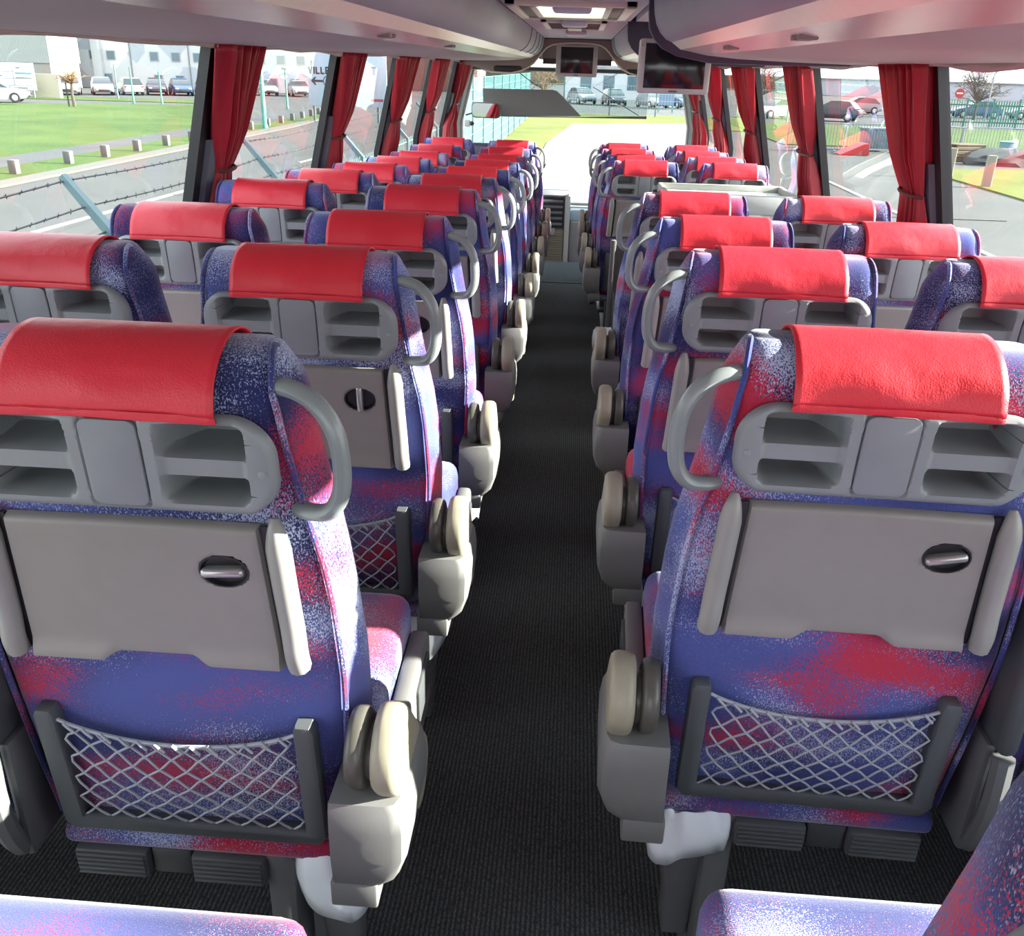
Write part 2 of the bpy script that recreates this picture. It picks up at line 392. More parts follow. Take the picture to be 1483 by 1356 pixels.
# ------------------------------------------------------------------ curtains
TIE = M('dark tie cord', (.10, .03, .03), .5)
def curtain(sgn, t0, t1, k0, k1, b0, b1, zt, seed, label, zb=.74):
    rnd = random.Random(seed); n = 120; rows = 34; G = []
    ph = rnd.uniform(0, 6); pl = [rnd.uniform(.75, 1.25) for _ in range(12)]
    for r in range(rows):
        z = 1.49+(zb-1.49)*r/(rows-1)
        if z > zt: f = ((z-zt)/(1.49-zt)); e = f**.85; a = k0+(t0-k0)*e; b = k1+(t1-k1)*e
        else: f = (zt-z)/(zt-zb); e = f**.6; a = k0+(b0-k0)*e; b = k1+(b1-k1)*e
        pinch = .35+.65*min(1, abs(z-zt)/.12); g = []
        for i in range(n):
            u = i/(n-1); y = a+(b-a)*u
            wv = math.sin(u*2*math.pi*7.5+ph+.5*math.sin(z*5+seed))+.4*math.sin(u*2*math.pi*13+ph*2+z*3)
            x = wx(max(z, .9))-.040-.024*pinch*wv*pl[int(u*11)]
            g.append((sgn*x, y+.008*math.sin(u*40+ph), z))
        G.append(g)
    o = MB().grid(G).obj('curtain', CURT, fix=False); tag(o, label, 'curtain', 'red tied back curtains')
    sm = o.modifiers.new('thick', 'SOLIDIFY'); sm.thickness = .002
    xc = wx(zt)-.042; pts = []
    for i in range(20):
        a = 2*math.pi*i/20; pts.append((sgn*(xc+.034*math.cos(a)), (k0+k1)/2+(abs(k1-k0)/2+.004)*math.sin(a), zt+.006*math.sin(a)))
    MB().tube(pts, .0055, 6, True).obj('tieback', TIE, o)
    return o
LC = [(2.03, 2.47, 2.13, 2.27, 2.05, 2.27, 'nearest red curtain on the left side, beside the barbed wire post'),
      (3.68, 4.10, 3.71, 3.90, 3.66, 3.92, 'second red curtain on the left side, in front of the sign board'),
      (5.14, 5.74, 5.24, 5.52, 5.18, 5.52, 'third red curtain from the camera on the left side'),
      (6.66, 7.31, 6.74, 7.10, 6.70, 7.10, 'fourth red curtain on the left side, with a pale tie'),
      (8.25, 9.05, 8.36, 8.62, 8.05, 8.85, 'farthest red curtain on the left, next to the windscreen pillar')]
for i, c in enumerate(LC): curtain(-1, c[0], c[1], c[2]+.05, c[3]+.01, c[4]+.09, c[5], 1.10, 10+i, c[6])
RC = [(2.07, 2.41, 2.14, 2.32, 2.11, 2.30, 'nearest red curtain on the right side, wide at the top and tied low'),
      (3.63, 4.06, 3.71, 3.93, 3.66, 3.99, 'second red curtain on the right side, above the grey cabinet'),
      (5.14, 5.78, 5.28, 5.56, 5.24, 5.64, 'third red curtain on the right side, just right of the hanging screen'),
      (6.68, 7.20, 6.86, 7.16, 6.70, 7.25, 'fourth red curtain on the right side, below the hanging screen'),
      (8.20, 8.90, 8.36, 8.64, 8.10, 8.80, 'farthest red curtain on the right side, at the windscreen')]
for i, c in enumerate(RC): curtain(1, *c[:6], 1.10, 20+i, c[6])

# ------------------------------------------------------------------ seats
def pb(z): return .093*(1.083-z)                  # rear plane of the backrest (y) at height z
def hw(z):
    return float(np.interp(z, [.36, .43, .55, .70, .85, .97, 1.05, 1.12, 1.16], [.218, .222, .232, .238, .232, .208, .194, .186, .182]))
def build_backrest():
    zs = [.362, .368, .378, .395, .42, .46, .52, .58, .64, .70, .76, .82, .88, .93, .966, .972, 1.0, 1.04, 1.070, 1.0785, 1.084, 1.095, 1.108, 1.12, 1.131, 1.140, 1.147, 1.152, 1.155]
    R = []
    for z in zs:
        w_ = hw(z); y0 = pb(z); th = float(np.interp(z, [.36, .5, .62, .8, 1.0, 1.1, 1.16], [.16, .165, .15, .125, .135, .14, .14])); y1 = y0+th
        if z > 1.083:
            q = min(1, (z-1.083)/.0725); c = 1-math.sqrt(max(0, 1-q*q)); y0 = y0+.055*c; y1 -= .045*c
        if z > 1.10:
            q = min(1, (z-1.10)/.056); w_ -= .010*(1-math.sqrt(max(0, 1-q*q)))
        if z < .40:
            q = (.40-z)/.04; c = 1-math.sqrt(max(0, 1-q*q)); w_ -= .035*c; y0 += .03*c; y1 -= .02*c
        r = .022; d = y1-y0; rf = min(.045, d*.4); r = min(r, d*.3); ring = []
        xs = np.linspace(-(w_-r), w_-r, 25)
        def ybk(x): return y0+.010*(x/w_)**2*(1 if z < 1.09 else .3)
        for a in (90, 60, 30): ring.append((-(w_-r)-r*math.sin(math.radians(a)), ybk(w_)+r*(1-math.cos(math.radians(a)))))
        for x in xs:
            y = ybk(x)
            if .97 < z < 1.075 and abs(x) < .153: y += .086
            ring.append((x, y))
        for a in (30, 60, 90): ring.append(((w_-r)+r*math.sin(math.radians(a)), ybk(w_)+r*(1-math.cos(math.radians(a)))))
        side = [(.2, .35), (.45, .85), (.7, 1.0)]
        bo = .016 if z < 1.1 else .016*max(0, (1.155-z)/.055)
        for t, k in side: ring.append((w_+bo*k, ybk(w_)+r+(d-r-rf)*t))
        for a in (0, 30, 60, 90): ring.append((w_+bo*.8-rf+rf*math.cos(math.radians(a)), y1-rf+rf*math.sin(math.radians(a))))
        for x in np.linspace(w_-rf-.01, -(w_-rf-.01), 11): ring.append((x, y1-.022*(1-(x/(w_-rf))**2)*(1 if z < 1.1 else .2)))
        for a in (90, 60, 30, 0): ring.append((-(w_+bo*.8-rf+rf*math.cos(math.radians(a))), y1-rf+rf*math.sin(math.radians(a))))
        for t, k in side[::-1]: ring.append((-(w_+bo*k), ybk(w_)+r+(d-r-rf)*t))
        R.append([(x, y, z) for x, y in ring])
    return MB().loft(R)
def build_piping():
    a = MB()
    for s in (-1, 1):
        P = []
        for z in (.40, .45, .52, .6, .7, .8, .88, .95, 1.0, 1.05, 1.09):
            P.append((s*(hw(z)-.002), pb(z)+.012, z))
        for q in (20, 40, 60, 80, 100, 130):
            t = math.radians(q); P.append((s*(hw(1.1)-.004-.009*(1-math.cos(min(t, math.pi/2)))), .008+.045*(1-math.cos(t)), 1.093+.060*math.sin(t)))
        a.tube(catmull(P, 3), .0042, 6)
    return a
def build_cover():
    # leather sheet draped over the headrest: back hem, over the crest, down the front
    prof = []
    for z in (1.082, 1.085, 1.090): prof.append((-.0145+pb(z), z))
    for q in range(0, 91, 9):
        t = math.radians(q); prof.append((-.0145+.089*(1-math.cos(t)), 1.090+.0740*math.sin(t)))
    for q in range(10, 91, 10):
        t = math.radians(q); prof.append((.0745+.075*math.sin(t), 1.1640-.060*(1-math.cos(t))))
    for z in (1.06, 1.0, .95): prof.append((.155+pb(z)*.9, z))
    prof2 = catmull([(0, y, z) for y, z in prof], 2); G = []; n = 29
    for k, p in enumerate(prof2):
        g = []
        for i in range(n):
            u = -1+2*i/(n-1); e = abs(u)**8
            wob = .0012*math.sin(u*5+k*.25)+.0014*math.sin(u*2.3-k*.13)
            w_ = .1235+(.003*(1-k/30) if k < 30 else 0)
            g.append((u*w_, p.y-wob*(1 if k < 14 else .4)-(.002*abs(u)**2 if k < 8 else 0), p.z-.0015*u*u+.0010*e))
        G.append(g)
    return MB().grid(G)
def rr_in(zc, z0, z1, r):   # inset of a rounded rectangle edge at height z
    d = min(zc-z0, z1-zc)
    if d >= r: return 0
    return r-math.sqrt(max(0, r*r-(r-d)**2))
def build_panel():
    z0, z1, W_ = .960, 1.088, .187
    zz = np.concatenate([z0+np.array([0, .0008, .002, .004, .007, .011, .016]), np.linspace(z0+.02, z1-.018, 46), z1-np.array([.014, .010, .007, .004, .002, .0008, 0])])
    uu = np.concatenate([np.array([-1, -.997, -.99, -.98, -.965, -.945]), np.linspace(-.92, .92, 121), np.array([.945, .965, .98, .99, .997, 1])])
    G = []
    for z in zz:
        g = []; ins = rr_in(z, z0, z1, .052); hwid = W_-ins
        for u in uu:
            x = u*hwid if abs(u) > .92 else u*W_*.92 if ins < .004 else u*hwid
            ed = min(hwid-abs(x), z-z0, z1-z)
            h = .017*math.sqrt(max(0, 1-(1-min(1, ed/.014))**2))
            ax = abs(x)
            # two pockets, each with a slanted bar across
            inn = min(ax-.050, .156-ax); mz = min(z-.978, 1.079-z)
            pm = smooth(0, .007, inn)*smooth(0, .007, mz)*smooth(0, .018, inn+mz*.55-.002)
            bar = smooth(1.006, 1.011, z)*(1-smooth(1.034, 1.042, z))
            inner_slope = smooth(.050, .085, ax)          # pocket wall curves in from the plate side
            dep = (.030+.050*inner_slope)*(1-bar)+.006*bar
            h -= pm*dep
            # groove round the centre plate
            if ax < .036 and .968 < z < 1.083: h -= .006*smooth(0, .003, min(.036-ax, z-.968, 1.083-z))
            g.append((x, pb(z)-h, z))
        G.append(g)
    a = MB().grid(G)
    for s in (-1, 1): a.lathe([(.0055, .002), (.0055, -.0012), (.0045, -.002), (.0005, -.002)], (s*.172, pb(1.02)-.0165, 1.02), 'y', 12)
    return a
def rrect(x0, x1, z0, z1, r, k=5):
    P = []
    for cx, cz, a0 in ((x1-r, z1-r, 0), (x0+r, z1-r, 90), (x0+r, z0+r, 180), (x1-r, z0+r, 270)):
        for i in range(k+1):
            a = math.radians(a0+90*i/k); P.append((cx+r*math.cos(a), cz+r*math.sin(a)))
    return P
def tilt(mb, off):     # lay a flat part (built at y=0) on the leaning rear plane
    mb.v = [(x, y+pb(z)-off, z) for x, y, z in mb.v]; return mb
LX, LZ = .108, .882
def build_tray():
    G = []
    for v in np.concatenate([[0, .01, .025, .05, .08, .11, .15], np.linspace(.19, .95, 40), [.965, .98, .992, 1]]):
        g = []
        for u in np.linspace(-1, 1, 71):
            W_ = .168-.010*v; x = u*W_
            notch = smooth(.045, .075, abs(x))
            zb = .742-.014*notch; zt_ = .945+.002*(1-u*u)
            z = zb+(zt_-zb)*v
            ed = min((1-abs(u))*W_, (1-v)*.2, v*.2)
            h = .016*math.sqrt(max(0, 1-(1-min(1, ed/.007))**2))
            h += .007*notch*(1-smooth(.03, .16, v))*smooth(0, .02, v)
            rr = math.hypot((x-LX)/.031, (z-LZ)/.023)
            h -= .013*(1-smooth(.8, 1.0, rr))
            g.append((x, pb(z)-h, z))
        G.append(g)
    return MB().grid(G)
def build_net():
    a = MB(); X = .166; nu = 17
    def surf(u, v):
        u = (u+100) % 2; u = u if u <= 1 else 2-u
        x = (2*u-1)*X*(1-.02*v); zt_ = .580+.030*(abs(2*u-1))**2.2; z = .422+(zt_-.422)*v
        return (x, pb(z)-.012-.012*math.sin(math.pi*min(1, v*.9))*math.cos((2*u-1)*1.3), z)
    for i in range(nu):
        for d in (1,):
            P = []
            for k in range(19):
                v = k/18; P.append(surf(2*i/nu+d*v*.56+.006*math.sin(v*28)*d, v))
            a.tube(P, .0018, 5)
    P = [surf(i/30, 1) for i in range(31)]
    P[0] = (-X, pb(.61)-.012, .612); P[-1] = (X, pb(.61)-.012, .612)
    a.tube(P, .0028, 6); a.tube([(x, y+.003, z-.006) for x, y, z in P[2:-2]], .0018, 5)
    for i in range(13): # knots along the elastic hem
        p = surf((i+.5)/13, 1); a.tube([(p[0]-.006, p[1]-.003, p[2]+.003), (p[0]+.001, p[1]-.004, p[2]-.004), (p[0]+.007, p[1]-.003, p[2]-.011)], .0024, 5)
    return a
def build_netframe():
    a = MB()
    # one U outline
    o = [(-.190, .632), (-.170, .632), (-.166, .622), (-.166, .424), (.166, .424), (.166, .622), (.170, .632), (.190, .632), (.196, .622), (.197, .412), (.186, .398), (-.186, .398), (-.197, .412), (-.196, .622)]
    a.prism(o, -.016, .012, .006); return tilt(a, .004)
def build_handle(s):
    P = [(.172, .030, 1.112), (.200, .018, 1.116), (.232, .008, 1.104), (.254, .004, 1.072), (.260, .004, 1.030), (.256, .006, .992), (.240, .010, .968), (.212, .02, .962), (.196, .034, .962)]
    return MB().tube([(s*p.x, p.y, p.z) for p in catmull(P, 5)], .0125, 10, flat=.85)
def capsule(y0, y1, z0, z1, r, k=8, slope=0.0):
    P = [(y, z+(y-y0)*slope) for y, z in rrect(y0, y1, z0, z1, r, k)]; return P
SEATS = {}
def make_seat(kind, s):
    # kind aisle / window ; s = side (+1 handle towards +x)
    root = bpy.data.objects.new('coach_seat', None); COL.objects.link(root); root.empty_display_size = .1
    def part(name, key, fn, mat, ang=38, par=None, fix=True):
        if key not in SEATS: o = fn().obj(name, mat, par or root, ang, fix); SEATS[key] = o.data; return o
        o = bpy.data.objects.new(name, SEATS[key]); COL.objects.link(o); o.parent = par or root; return o
    part('backrest', 'back', build_backrest, FAB, 50)
    part('piping', 'pipe', build_piping, FAB2)
    def cushion():
        a = MB().box(-.236, .236, .10, .575, .36, .505, .04, 4)
        a.v = [(x, y, z+.02*smooth(.3, .56, y)*(1 if z > .42 else 0)-.012*(1-(x/.236)**2)*(1 if z > .45 else 0)) for x, y, z in a.v]
        a.box(-.225, .225, .07, .54, .335, .37, .012); return a
    part('seat_cushion', 'cush', cushion, FAB, 50)
    o = part('headrest_cover', 'cover', build_cover, LEATH, 60, fix=False)
    sm = o.modifiers.new('thick', 'SOLIDIFY'); sm.thickness = .003; sm.offset = 0
    p = part('pocket_panel', 'panel', build_panel, PAN, 40, fix=False)
    part('console_plate', 'plate', lambda: tilt(MB().prism(rrect(-.0335, .0335, .9705, 1.0805, .011), -.006, .004, .0015), .012), PLATE, 38, p)
    t = part('tray_table', 'tray', build_tray, TRAY, 40, fix=False)
    part('latch_cup', 'cup', lambda: tilt(MB().lathe([(.0315, .006), (.0315, -.0006), (.029, -.0006), (.026, .006), (.001, .009)], (LX, 0, LZ), 'y', 28, sy=.74), .016), BLACK, 38, t)
    kn = part('latch', 'knob', lambda: MB().box(-.028, .026, -.007, .012, -.006, .006, .005, 3), CHROME, 45, t)
    kn.location = (LX, pb(LZ)-.017, LZ)
    for q in (-1, 1):
        def arm():
            P = catmull([(q*.176, pb(.955)-.006, .957), (q*.178, pb(.93)-.013, .93), (q*.181, pb(.86)-.014, .86), (q*.184, pb(.80)-.014, .80), (q*.186, pb(.76)-.017, .76), (q*.187, pb(.735)-.012, .734)], 5)
            return MB().tube(P, [.004+.0112*min(1, 4*(i+.5)/len(P))*(1 if i < len(P)-1 else .6) for i in range(len(P))], 10, flat=1.0)
        part('tray_arm', 'tarm%d' % q, arm, ARM)
    for q in (-1, 1): part('gap_shade', 'gap%d' % q, lambda: tilt(MB().prism([(q*.156, .945), (q*.174, .945), (q*.181, .738), (q*.166, .738)], -.004, .002), .004), BLACK, par=t)  # black strips added as the shade in the gaps beside the tray
    nf = part('net_frame', 'nf', build_netframe, NETF)
    part('net', 'net', build_net, CORD, par=nf, fix=False)
    # footrest hung behind the seat, shifted away from the aisle
    fo = -s*.06
    def foot():
        a = MB().box(fo-.032, fo+.032, .075, .14, .283, .335, .006); a.box(fo-.02, fo+.02, .12, .16, .25, .30, .004); return a
    fr = part('footrest', 'foot%d' % s, foot, DARK)
    for q in (-1, 1):
        def ped():
            a = MB().box(fo+q*.033, fo+q*.150, .065, .135, .280, .333, .008)
            for k in range(5): a.box(fo+q*.038, fo+q*.145, 0.061, .069, .286+k*.009, .291+k*.009, .002)
            return a
        part('pedal', 'ped%d%d' % (s, q), ped, NETF, par=fr)
    if kind == 'aisle':
        part('grab_handle', 'h%d' % s, lambda: build_handle(s), HANDLE)
        def housing():
            R = []
            for z, y0, y1, x1 in ((.372, .02, .10, .262), (.385, -.01, .14, .290), (.41, -.02, .17, .312), (.45, -.025, .18, .325), (.50, -.025, .18, .326), (.535, -.022, .175, .322), (.545, -.018, .17, .316)):
                x0 = .222; r = .02
                pts = [(x0, y0), (x1-r, y0), (x1-.3*r, y0+.3*r), (x1, y0+r), (x1, y1-r), (x1-.3*r, y1-.3*r), (x1-r, y1), (x0, y1)]
                R.append([(s*x, y, z) for x, y in pts])
            a = MB().loft(R); a.box(s*.215, s*.282, -.015, .10, .350, .395, .004); return a
        part('armrest_housing', 'ho%d' % s, housing, HOUS)
        def droop(P):          # the armrest is folded down beside the cushion
            c, q = math.cos(math.radians(-50)), math.sin(math.radians(-50)); return [(.035+(y-.0)*c-(z-.59)*q, .595+(y-.0)*q+(z-.59)*c) for y, z in P]
        def pad():
            a = MB().prism(droop(capsule(-.055, .25, .538, .648, .050, 8)), s*.243, s*.270, .010, 'x', 3)
            a.prism(droop(capsule(-.035, .25, .552, .628, .036, 8)), s*.268, s*.280, .003, 'x')
            return a
        ar = part('armrest', 'ar%d' % s, pad, PADM)
        part('armrest_shell', 'as%d' % s, lambda: MB().prism(droop(capsule(-.062, .27, .532, .655, .056, 8)), s*.279, s*.318, .013, 'x', 3), SHELLM, par=ar)
        def sidep():
            a = MB().prism(capsule(.20, .54, .27, .44, .03, 6, .06), s*.238, s*.272, .008, 'x'); return a
        sp = part('side_panel', 'sp%d' % s, sidep, HOUS)
        part('ashtray', 'ash%d' % s, lambda: MB().prism(capsule(.38, .50, .35, .425, .01, 3, .06), s*.268, s*.278, .003, 'x'), DARK, par=sp)
        def leg():
            a = MB().box(s*.085, s*.133, .075, .155, 0.0, .345, .012); a.box(s*.07, s*.15, .0, .5, 0, .012, .003); return a
        part('leg', 'leg%d' % s, leg, LEGM)
        part('frame_rail', 'rail%d' % s, lambda: MB().box(-s*.255, s*.19, .15, .20, .315, .350, .006), LEGM)
        def inner():
            a = MB().box(-s*.240, -s*.270, -.012, .085, .57, .80, .014, 3); return a
        ia = part('inner_armrest', 'ia%d' % s, inner, DARK)
        def ihouse():
            P = catmull([(-s*.256, .0, .565), (-s*.256, -.005, .50), (-s*.256, .0, .44), (-s*.257, .02, .385), (-s*.258, .05, .36)], 4)
            a = MB().tube(P, .016, 8); a.box(-s*.238, -s*.255, .02, .12, .36, .57, .01); return a
        part('armrest_bracket', 'ih%d' % s, ihouse, LEGM, par=ia)
    else:
        part('frame_rail', 'railw%d' % s, lambda: MB().box(-s*.22, s*.235, .14, .19, .315, .350, .006), LEGM)
        part('leg', 'legw%d' % s, lambda: MB().box(-s*.20, -s*.24, .14, .20, .0, .345, .006), LEGM)
    return root
PROTO = {}
def seat(kind, s, x, yc, zc, label, latch=90, tw=0.0):
    k = (kind, s)
    if k not in PROTO: PROTO[k] = r = make_seat(kind, s)
    else: r = copy_tree(PROTO[k])
    r.location = (x, yc-.075, zc-1.155); r.rotation_euler.z = math.radians(tw)
    tag(r, label, 'seat', 'patterned coach seats')
    for c in r.children:
        if c.name.startswith('tray_table'):
            for d in c.children:
                if d.name.startswith('latch') and not d.name.startswith('latch_cup'): d.rotation_euler.y = math.radians(latch)
    return r
ordn = ['', 'first', 'second', 'third', 'fourth', 'fifth', 'sixth', 'seventh', 'eighth', 'ninth', 'tenth']
def trim_bench(r):       # the rearmost seats carry no armrest parts towards the aisle
    for c in list(r.children_recursive):
        if c.name.split('.')[0] in ('side_panel', 'ashtray', 'armrest', 'armrest_shell', 'armrest_housing'): bpy.data.objects.remove(c)
LA = [(0.0, 1.155), (.73, 1.117), (1.42, 1.085), (2.16, 1.066), (2.90, 1.026), (3.66, .984), (4.42, .948), (5.14, .920), (5.86, .910), (6.52, .912)]
bench = [seat('aisle', 1, -.445, -.755, 1.185, 'seat at the bottom left edge with only its sunlit cushion front showing')]
for i, (y, z) in enumerate(LA):
    if i == 0: lb = 'large front left aisle seat with open latch and net, nearest the camera'
    else: lb = 'blue and red seat on the left of the aisle, %s row from the camera' % ordn[i+1]
    seat('aisle', 1, -.46, y, z, lb, latch=-4 if i == 0 else 88)
for i, (y, z) in enumerate(LA):
    lb = 'left window seat in the %s row, %s' % (ordn[i+1], 'cut off by the left picture edge' if i < 2 else 'left of the aisle seat with a grab handle')
    seat('window', 1, -.972 if i < 4 else -.966, y-.01, z+.004, lb)
RA = [(.16, 1.145), (.90, 1.117), (1.65, 1.072), (2.42, 1.046), (4.55, .966), (5.20, .945), (5.86, .928), (6.48, .920)]
bench.append(seat('aisle', -1, .478, -.67, 1.19, 'seat at the bottom right corner showing its piped back edge and cushion'))
for i, (y, z) in enumerate(RA):
    x = (.455, .468, .470, .474, .445, .425, .41, .41)[i]
    if i == 0: lb = 'large front right aisle seat with red cover and net, nearest the camera'
    elif i < 4: lb = 'seat on the right of the aisle, %s row from the camera, before the cabinet' % ordn[i+1]
    else: lb = 'seat on the right of the aisle beyond the cabinet, %s behind it' % ordn[i-3]
    seat('aisle', -1, x, y, z, lb, latch=(-12 if i == 0 else 88), tw=(-1.5 if i == 0 else 0))
for i, (y, z) in enumerate(RA):
    x = (.975, .975, .972, .975, .955, .938, .928, .928)[i]
    if i < 4: lb = 'right window seat in the %s row from the camera%s' % (ordn[i+1], ', at the right picture edge' if i < 2 else '')
    else: lb = 'right window seat beyond the grey cabinet, %s from the cabinet' % ordn[i-3]
    seat('window', -1, x, y, z+.0, lb)

for b_ in bench: trim_bench(b_)

# bins with white liners on the aisle legs
def bin_(x, y, s, label, z, k):
    root = empty('waste_bin', (x, y, z), 'dark grey waste bin on the seat leg, '+label, 'bin', 'waste bins')
    R = []
    for h, a, b in ((-.08, .024, .030), (0.0, .027, .034), (.05, .031, .040), (.12, .038, .047), (.19, .046, .054), (.215, .048, .056)):
        R.append([(px*1.0, py, h) for px, py in [(p*a/.05, q*b/.05) for p, q in rrect(-.05, .05, -.05, .05, .018, 3)]])
    MB().loft(R).obj('bin_body', BINM, root)
    MB().tube([(p*.92, q*1.05, .215) for p, q in rrect(-.054, .054, -.054, .054, .02, 3)], .004, 5, True).obj('bin_rim', BINM, root)
    G = []; n = 56
    for sc_k, h in ((.15, .205), (.55, .222), (.85, .246), (1.02, .252), (1.14, .238), (1.20, .210), (1.20, .175), (1.13, .140)):
        g = []
        for j in range(n+1):
            a = 2*math.pi*(j % n)/n; c_, s_ = math.cos(a), math.sin(a)
            p = .057*math.copysign(abs(c_)**.7, c_); q = .070*math.copysign(abs(s_)**.7, s_)
            f = .5*math.sin(3*a+k)+.35*math.sin(7*a+2.1*k+sc_k*4)+.25*math.sin(13*a+k*3-sc_k*6)
            low = smooth(.24, .12, h) if False else (1 if h < .2 else 0)
            g.append((p*(sc_k+.07*f*(h < .245)), q*(sc_k+.07*f*(h < .245)), h+.010*f+low*.028*math.sin(2*a+k)))
        G.append(g)
    o = MB().grid(G).obj('bin_liner', BAG, ang=70, fix=False); o.location = (x, y, z)
    sm = o.modifiers.new('thick', 'SOLIDIFY'); sm.thickness = .0015
    tag(o, 'white plastic bag folded over the bin rim, '+label, 'plastic bag', 'white bin liners')
for k, (x, y, s, lb, z) in enumerate([(-.272, .075, 1, 'by the first seat left of the aisle', .10), (-.262, .81, 1, 'by the second seat left of the aisle', .055), (-.262, 1.50, 1, 'by the third seat left of the aisle', .02),
        (.300, .225, -1, 'by the first seat right of the aisle', .085), (.300, .97, -1, 'by the second seat right of the aisle', .05), (.262, 4.05, -1, 'far down the right aisle beside the partition', -.16)]):
    bin_(x, y, s, lb, z, k+1)

# ------------------------------------------------------------------ middle door cabinet and partition
CABM = M('grey green cabinet', (.36, .37, .35), .45); CABT = M('pale cabinet top', (.62, .66, .62), .4)
r = empty('cabinet', (.82, 3.88, -.15), 'low grey cabinet with rimmed top among the right hand seats', 'cabinet')
def C(a, name, mat, par=r, **k): 
    a.v = [(x-.82, y-3.88, z+.15) for x, y, z in a.v]; return a.obj(name, mat, par, **k)
a = MB().box(.50, 1.14, 3.69, 4.12, -.16, .862, .006)
for k in range(12): a.box(.515, 1.13, 3.683, 3.70, .30+k*.040, .333+k*.040, .006)
C(a, 'cabinet_body', CABM)
C(MB().box(.505, 1.135, 3.695, 4.115, .858, .870, .002), 'worktop', CABT)
a = MB(); a.box(.49, 1.15, 3.675, 3.70, .81, .902, .006); a.box(.49, 1.15, 4.095, 4.12, .85, .902, .006); a.box(.49, .515, 3.69, 4.11, .85, .902, .006); a.box(1.125, 1.15, 3.69, 4.11, .85, .902, .006)
C(a, 'rim', CABM)
r2 = empty('handrail', (.44, 3.62, .4), 'short grey handrail post left of the cabinet', 'handrail')
P = catmull([(0, 0, -.55), (0, 0, .35), (0, .0, .42), (.02, .02, .465), (.06, .05, .475)], 5)
MB().tube(P, .014, 10).obj('rail', HANDLE, r2); MB().box(-.03, .03, -.03, .03, -.56, -.53, .005).obj('foot_plate', LEGM, r2)
r3 = empty('stair_partition', (.5, 4.22, -.17), 'dark partition panel behind the middle stairwell right of the aisle', 'partition')
MB().box(-.215, .66, -.012, .012, 0, .72, .006).obj('panel', DARK, r3); MB().box(-.235, -.205, -.02, .02, 0, .74, .006).obj('edge_post', HOUS, r3)
MB().box(-.205, -.195, -1.2, -.02, 0, .46, .004).obj('side_panel', DARK, r3)

# ------------------------------------------------------------------ ceiling fittings
HFR = M('cream hatch frame', (.66, .63, .52), .4); HGL = M('hatch panel', (.95, .93, .80), .5, emit=1.6); HBR = M('brown hatch trim', (.05, .035, .035), .5)  # hatch glazing is made to glow in place of daylight from above
r = empty('roof_hatch', (-.01, 3.72, 1.70), 'cream roof hatch with dark rim in the centre ceiling', 'roof hatch')
def frame(x0, x1, y0, y1, z0, z1, wd): 
    a = MB(); a.box(x0, x1, y0, y0+wd, z0, z1, .004); a.box(x0, x1, y1-wd, y1, z0, z1, .004); a.box(x0, x0+wd, y0, y1, z0, z1, .004); a.box(x1-wd, x1, y0, y1, z0, z1, .004); return a
frame(-.27, .27, -.62, .52, -.022, .004, .045).obj('outer_frame', HFR, r)
frame(-.225, .225, -.575, .475, -.014, .004, .05).obj('seal', HBR, r)
frame(-.175, .175, -.525, .425, -.020, .004, .03).obj('inner_frame', HFR, r)
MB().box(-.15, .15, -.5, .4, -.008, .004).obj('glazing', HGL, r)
r = empty('air_vent', (-.01, 5.25, 1.70), 'brown slatted air vent with cream frame on the ceiling', 'air vent')
frame(-.19, .19, -.5, .5, -.016, .004, .035).obj('vent_frame', HFR, r)
a = MB().box(-.16, .16, -.47, .47, -.004, .004)
for k in range(7): a.box(-.155, .155, -.44+k*.135, -.40+k*.135, -.014, -.002, .003)
a.obj('grille', M('brown grille', (.12, .075, .065), .6), r)
MB().box(-.045, .045, .1, .47, -.024, -.004, .004).obj('centre_bar', HFR, r)
POD = M('lavender grey pod', (.50, .48, .55), .5)
for k, (y, w_, d) in enumerate([(3.32, .085, .10), (4.72, .075, .16), (6.35, .075, .22)]):
    r = empty('ceiling_speaker', (-.005, y, 1.70), ('rounded grey ceiling pod nearest the camera over the hatch', 'rounded grey ceiling pod over the slatted vent', 'rounded grey ceiling pod farthest forward, before the overhead console')[k], 'speaker', 'ceiling pods')
    MB().box(-w_, w_, -d, d, -.035, .0, .018, 3).obj('housing', POD, r); MB().box(-w_*.95, w_*.95, d-.01, d+.05, -.028, 0, .006).obj('dark_face', CAP, r)

# ------------------------------------------------------------------ front end
CONS = M('taupe console', (.27, .215, .19), .55, bump=.08); CTRIM = M('cream console lip', (.62, .57, .47), .4)
L_ = [(-1.13, 1.462), (-1.0, 1.45), (-.88, 1.415), (-.80, 1.397), (-.62, 1.390), (-.52, 1.413), (-.45, 1.446), (-.40, 1.485), (-.362, 1.530), (-.325, 1.578), (-.285, 1.618), (-.24, 1.642), (-.16, 1.656), (-.02, 1.664)]
Rr = [(-x-.02 if x < -.1 else -x, z+.004) for x, z in L_[::-1][1:]]
low = L_+Rr
r = empty('overhead_console', (0, 8.3, 1.5), 'taupe overhead console with arched opening above the windscreen', 'overhead console')
a = MB().prism([(x, z-1.5) for x, z in low]+[(1.12, .40), (.4, .50), (-.4, .50), (-1.12, .40)], .0, .10); a.obj('console_panel', CONS, r)
MB().tube([(x, -.006, z-1.5) for x, z in low[2:-2]], .009, 6).obj('arch_lip', CTRIM, r)
a = MB().box(-.36, .36, .55, .60, .03, .26); a.box(-.36, -.34, .1, .58, .02, .24); a.box(.34, .36, .1, .58, .02, .24); a.obj('recess_back', CONS, r)
MB().box(-.34, .34, .54, .552, -.02, .032).obj('dark_band', HBR, r)
for x in (-.645, .60):
    a = MB().prism(rrect(x-.135, x+.135, -.100, -.046, .026), -.008, .004, .002); a.obj('speaker_grille', BLACK, r)
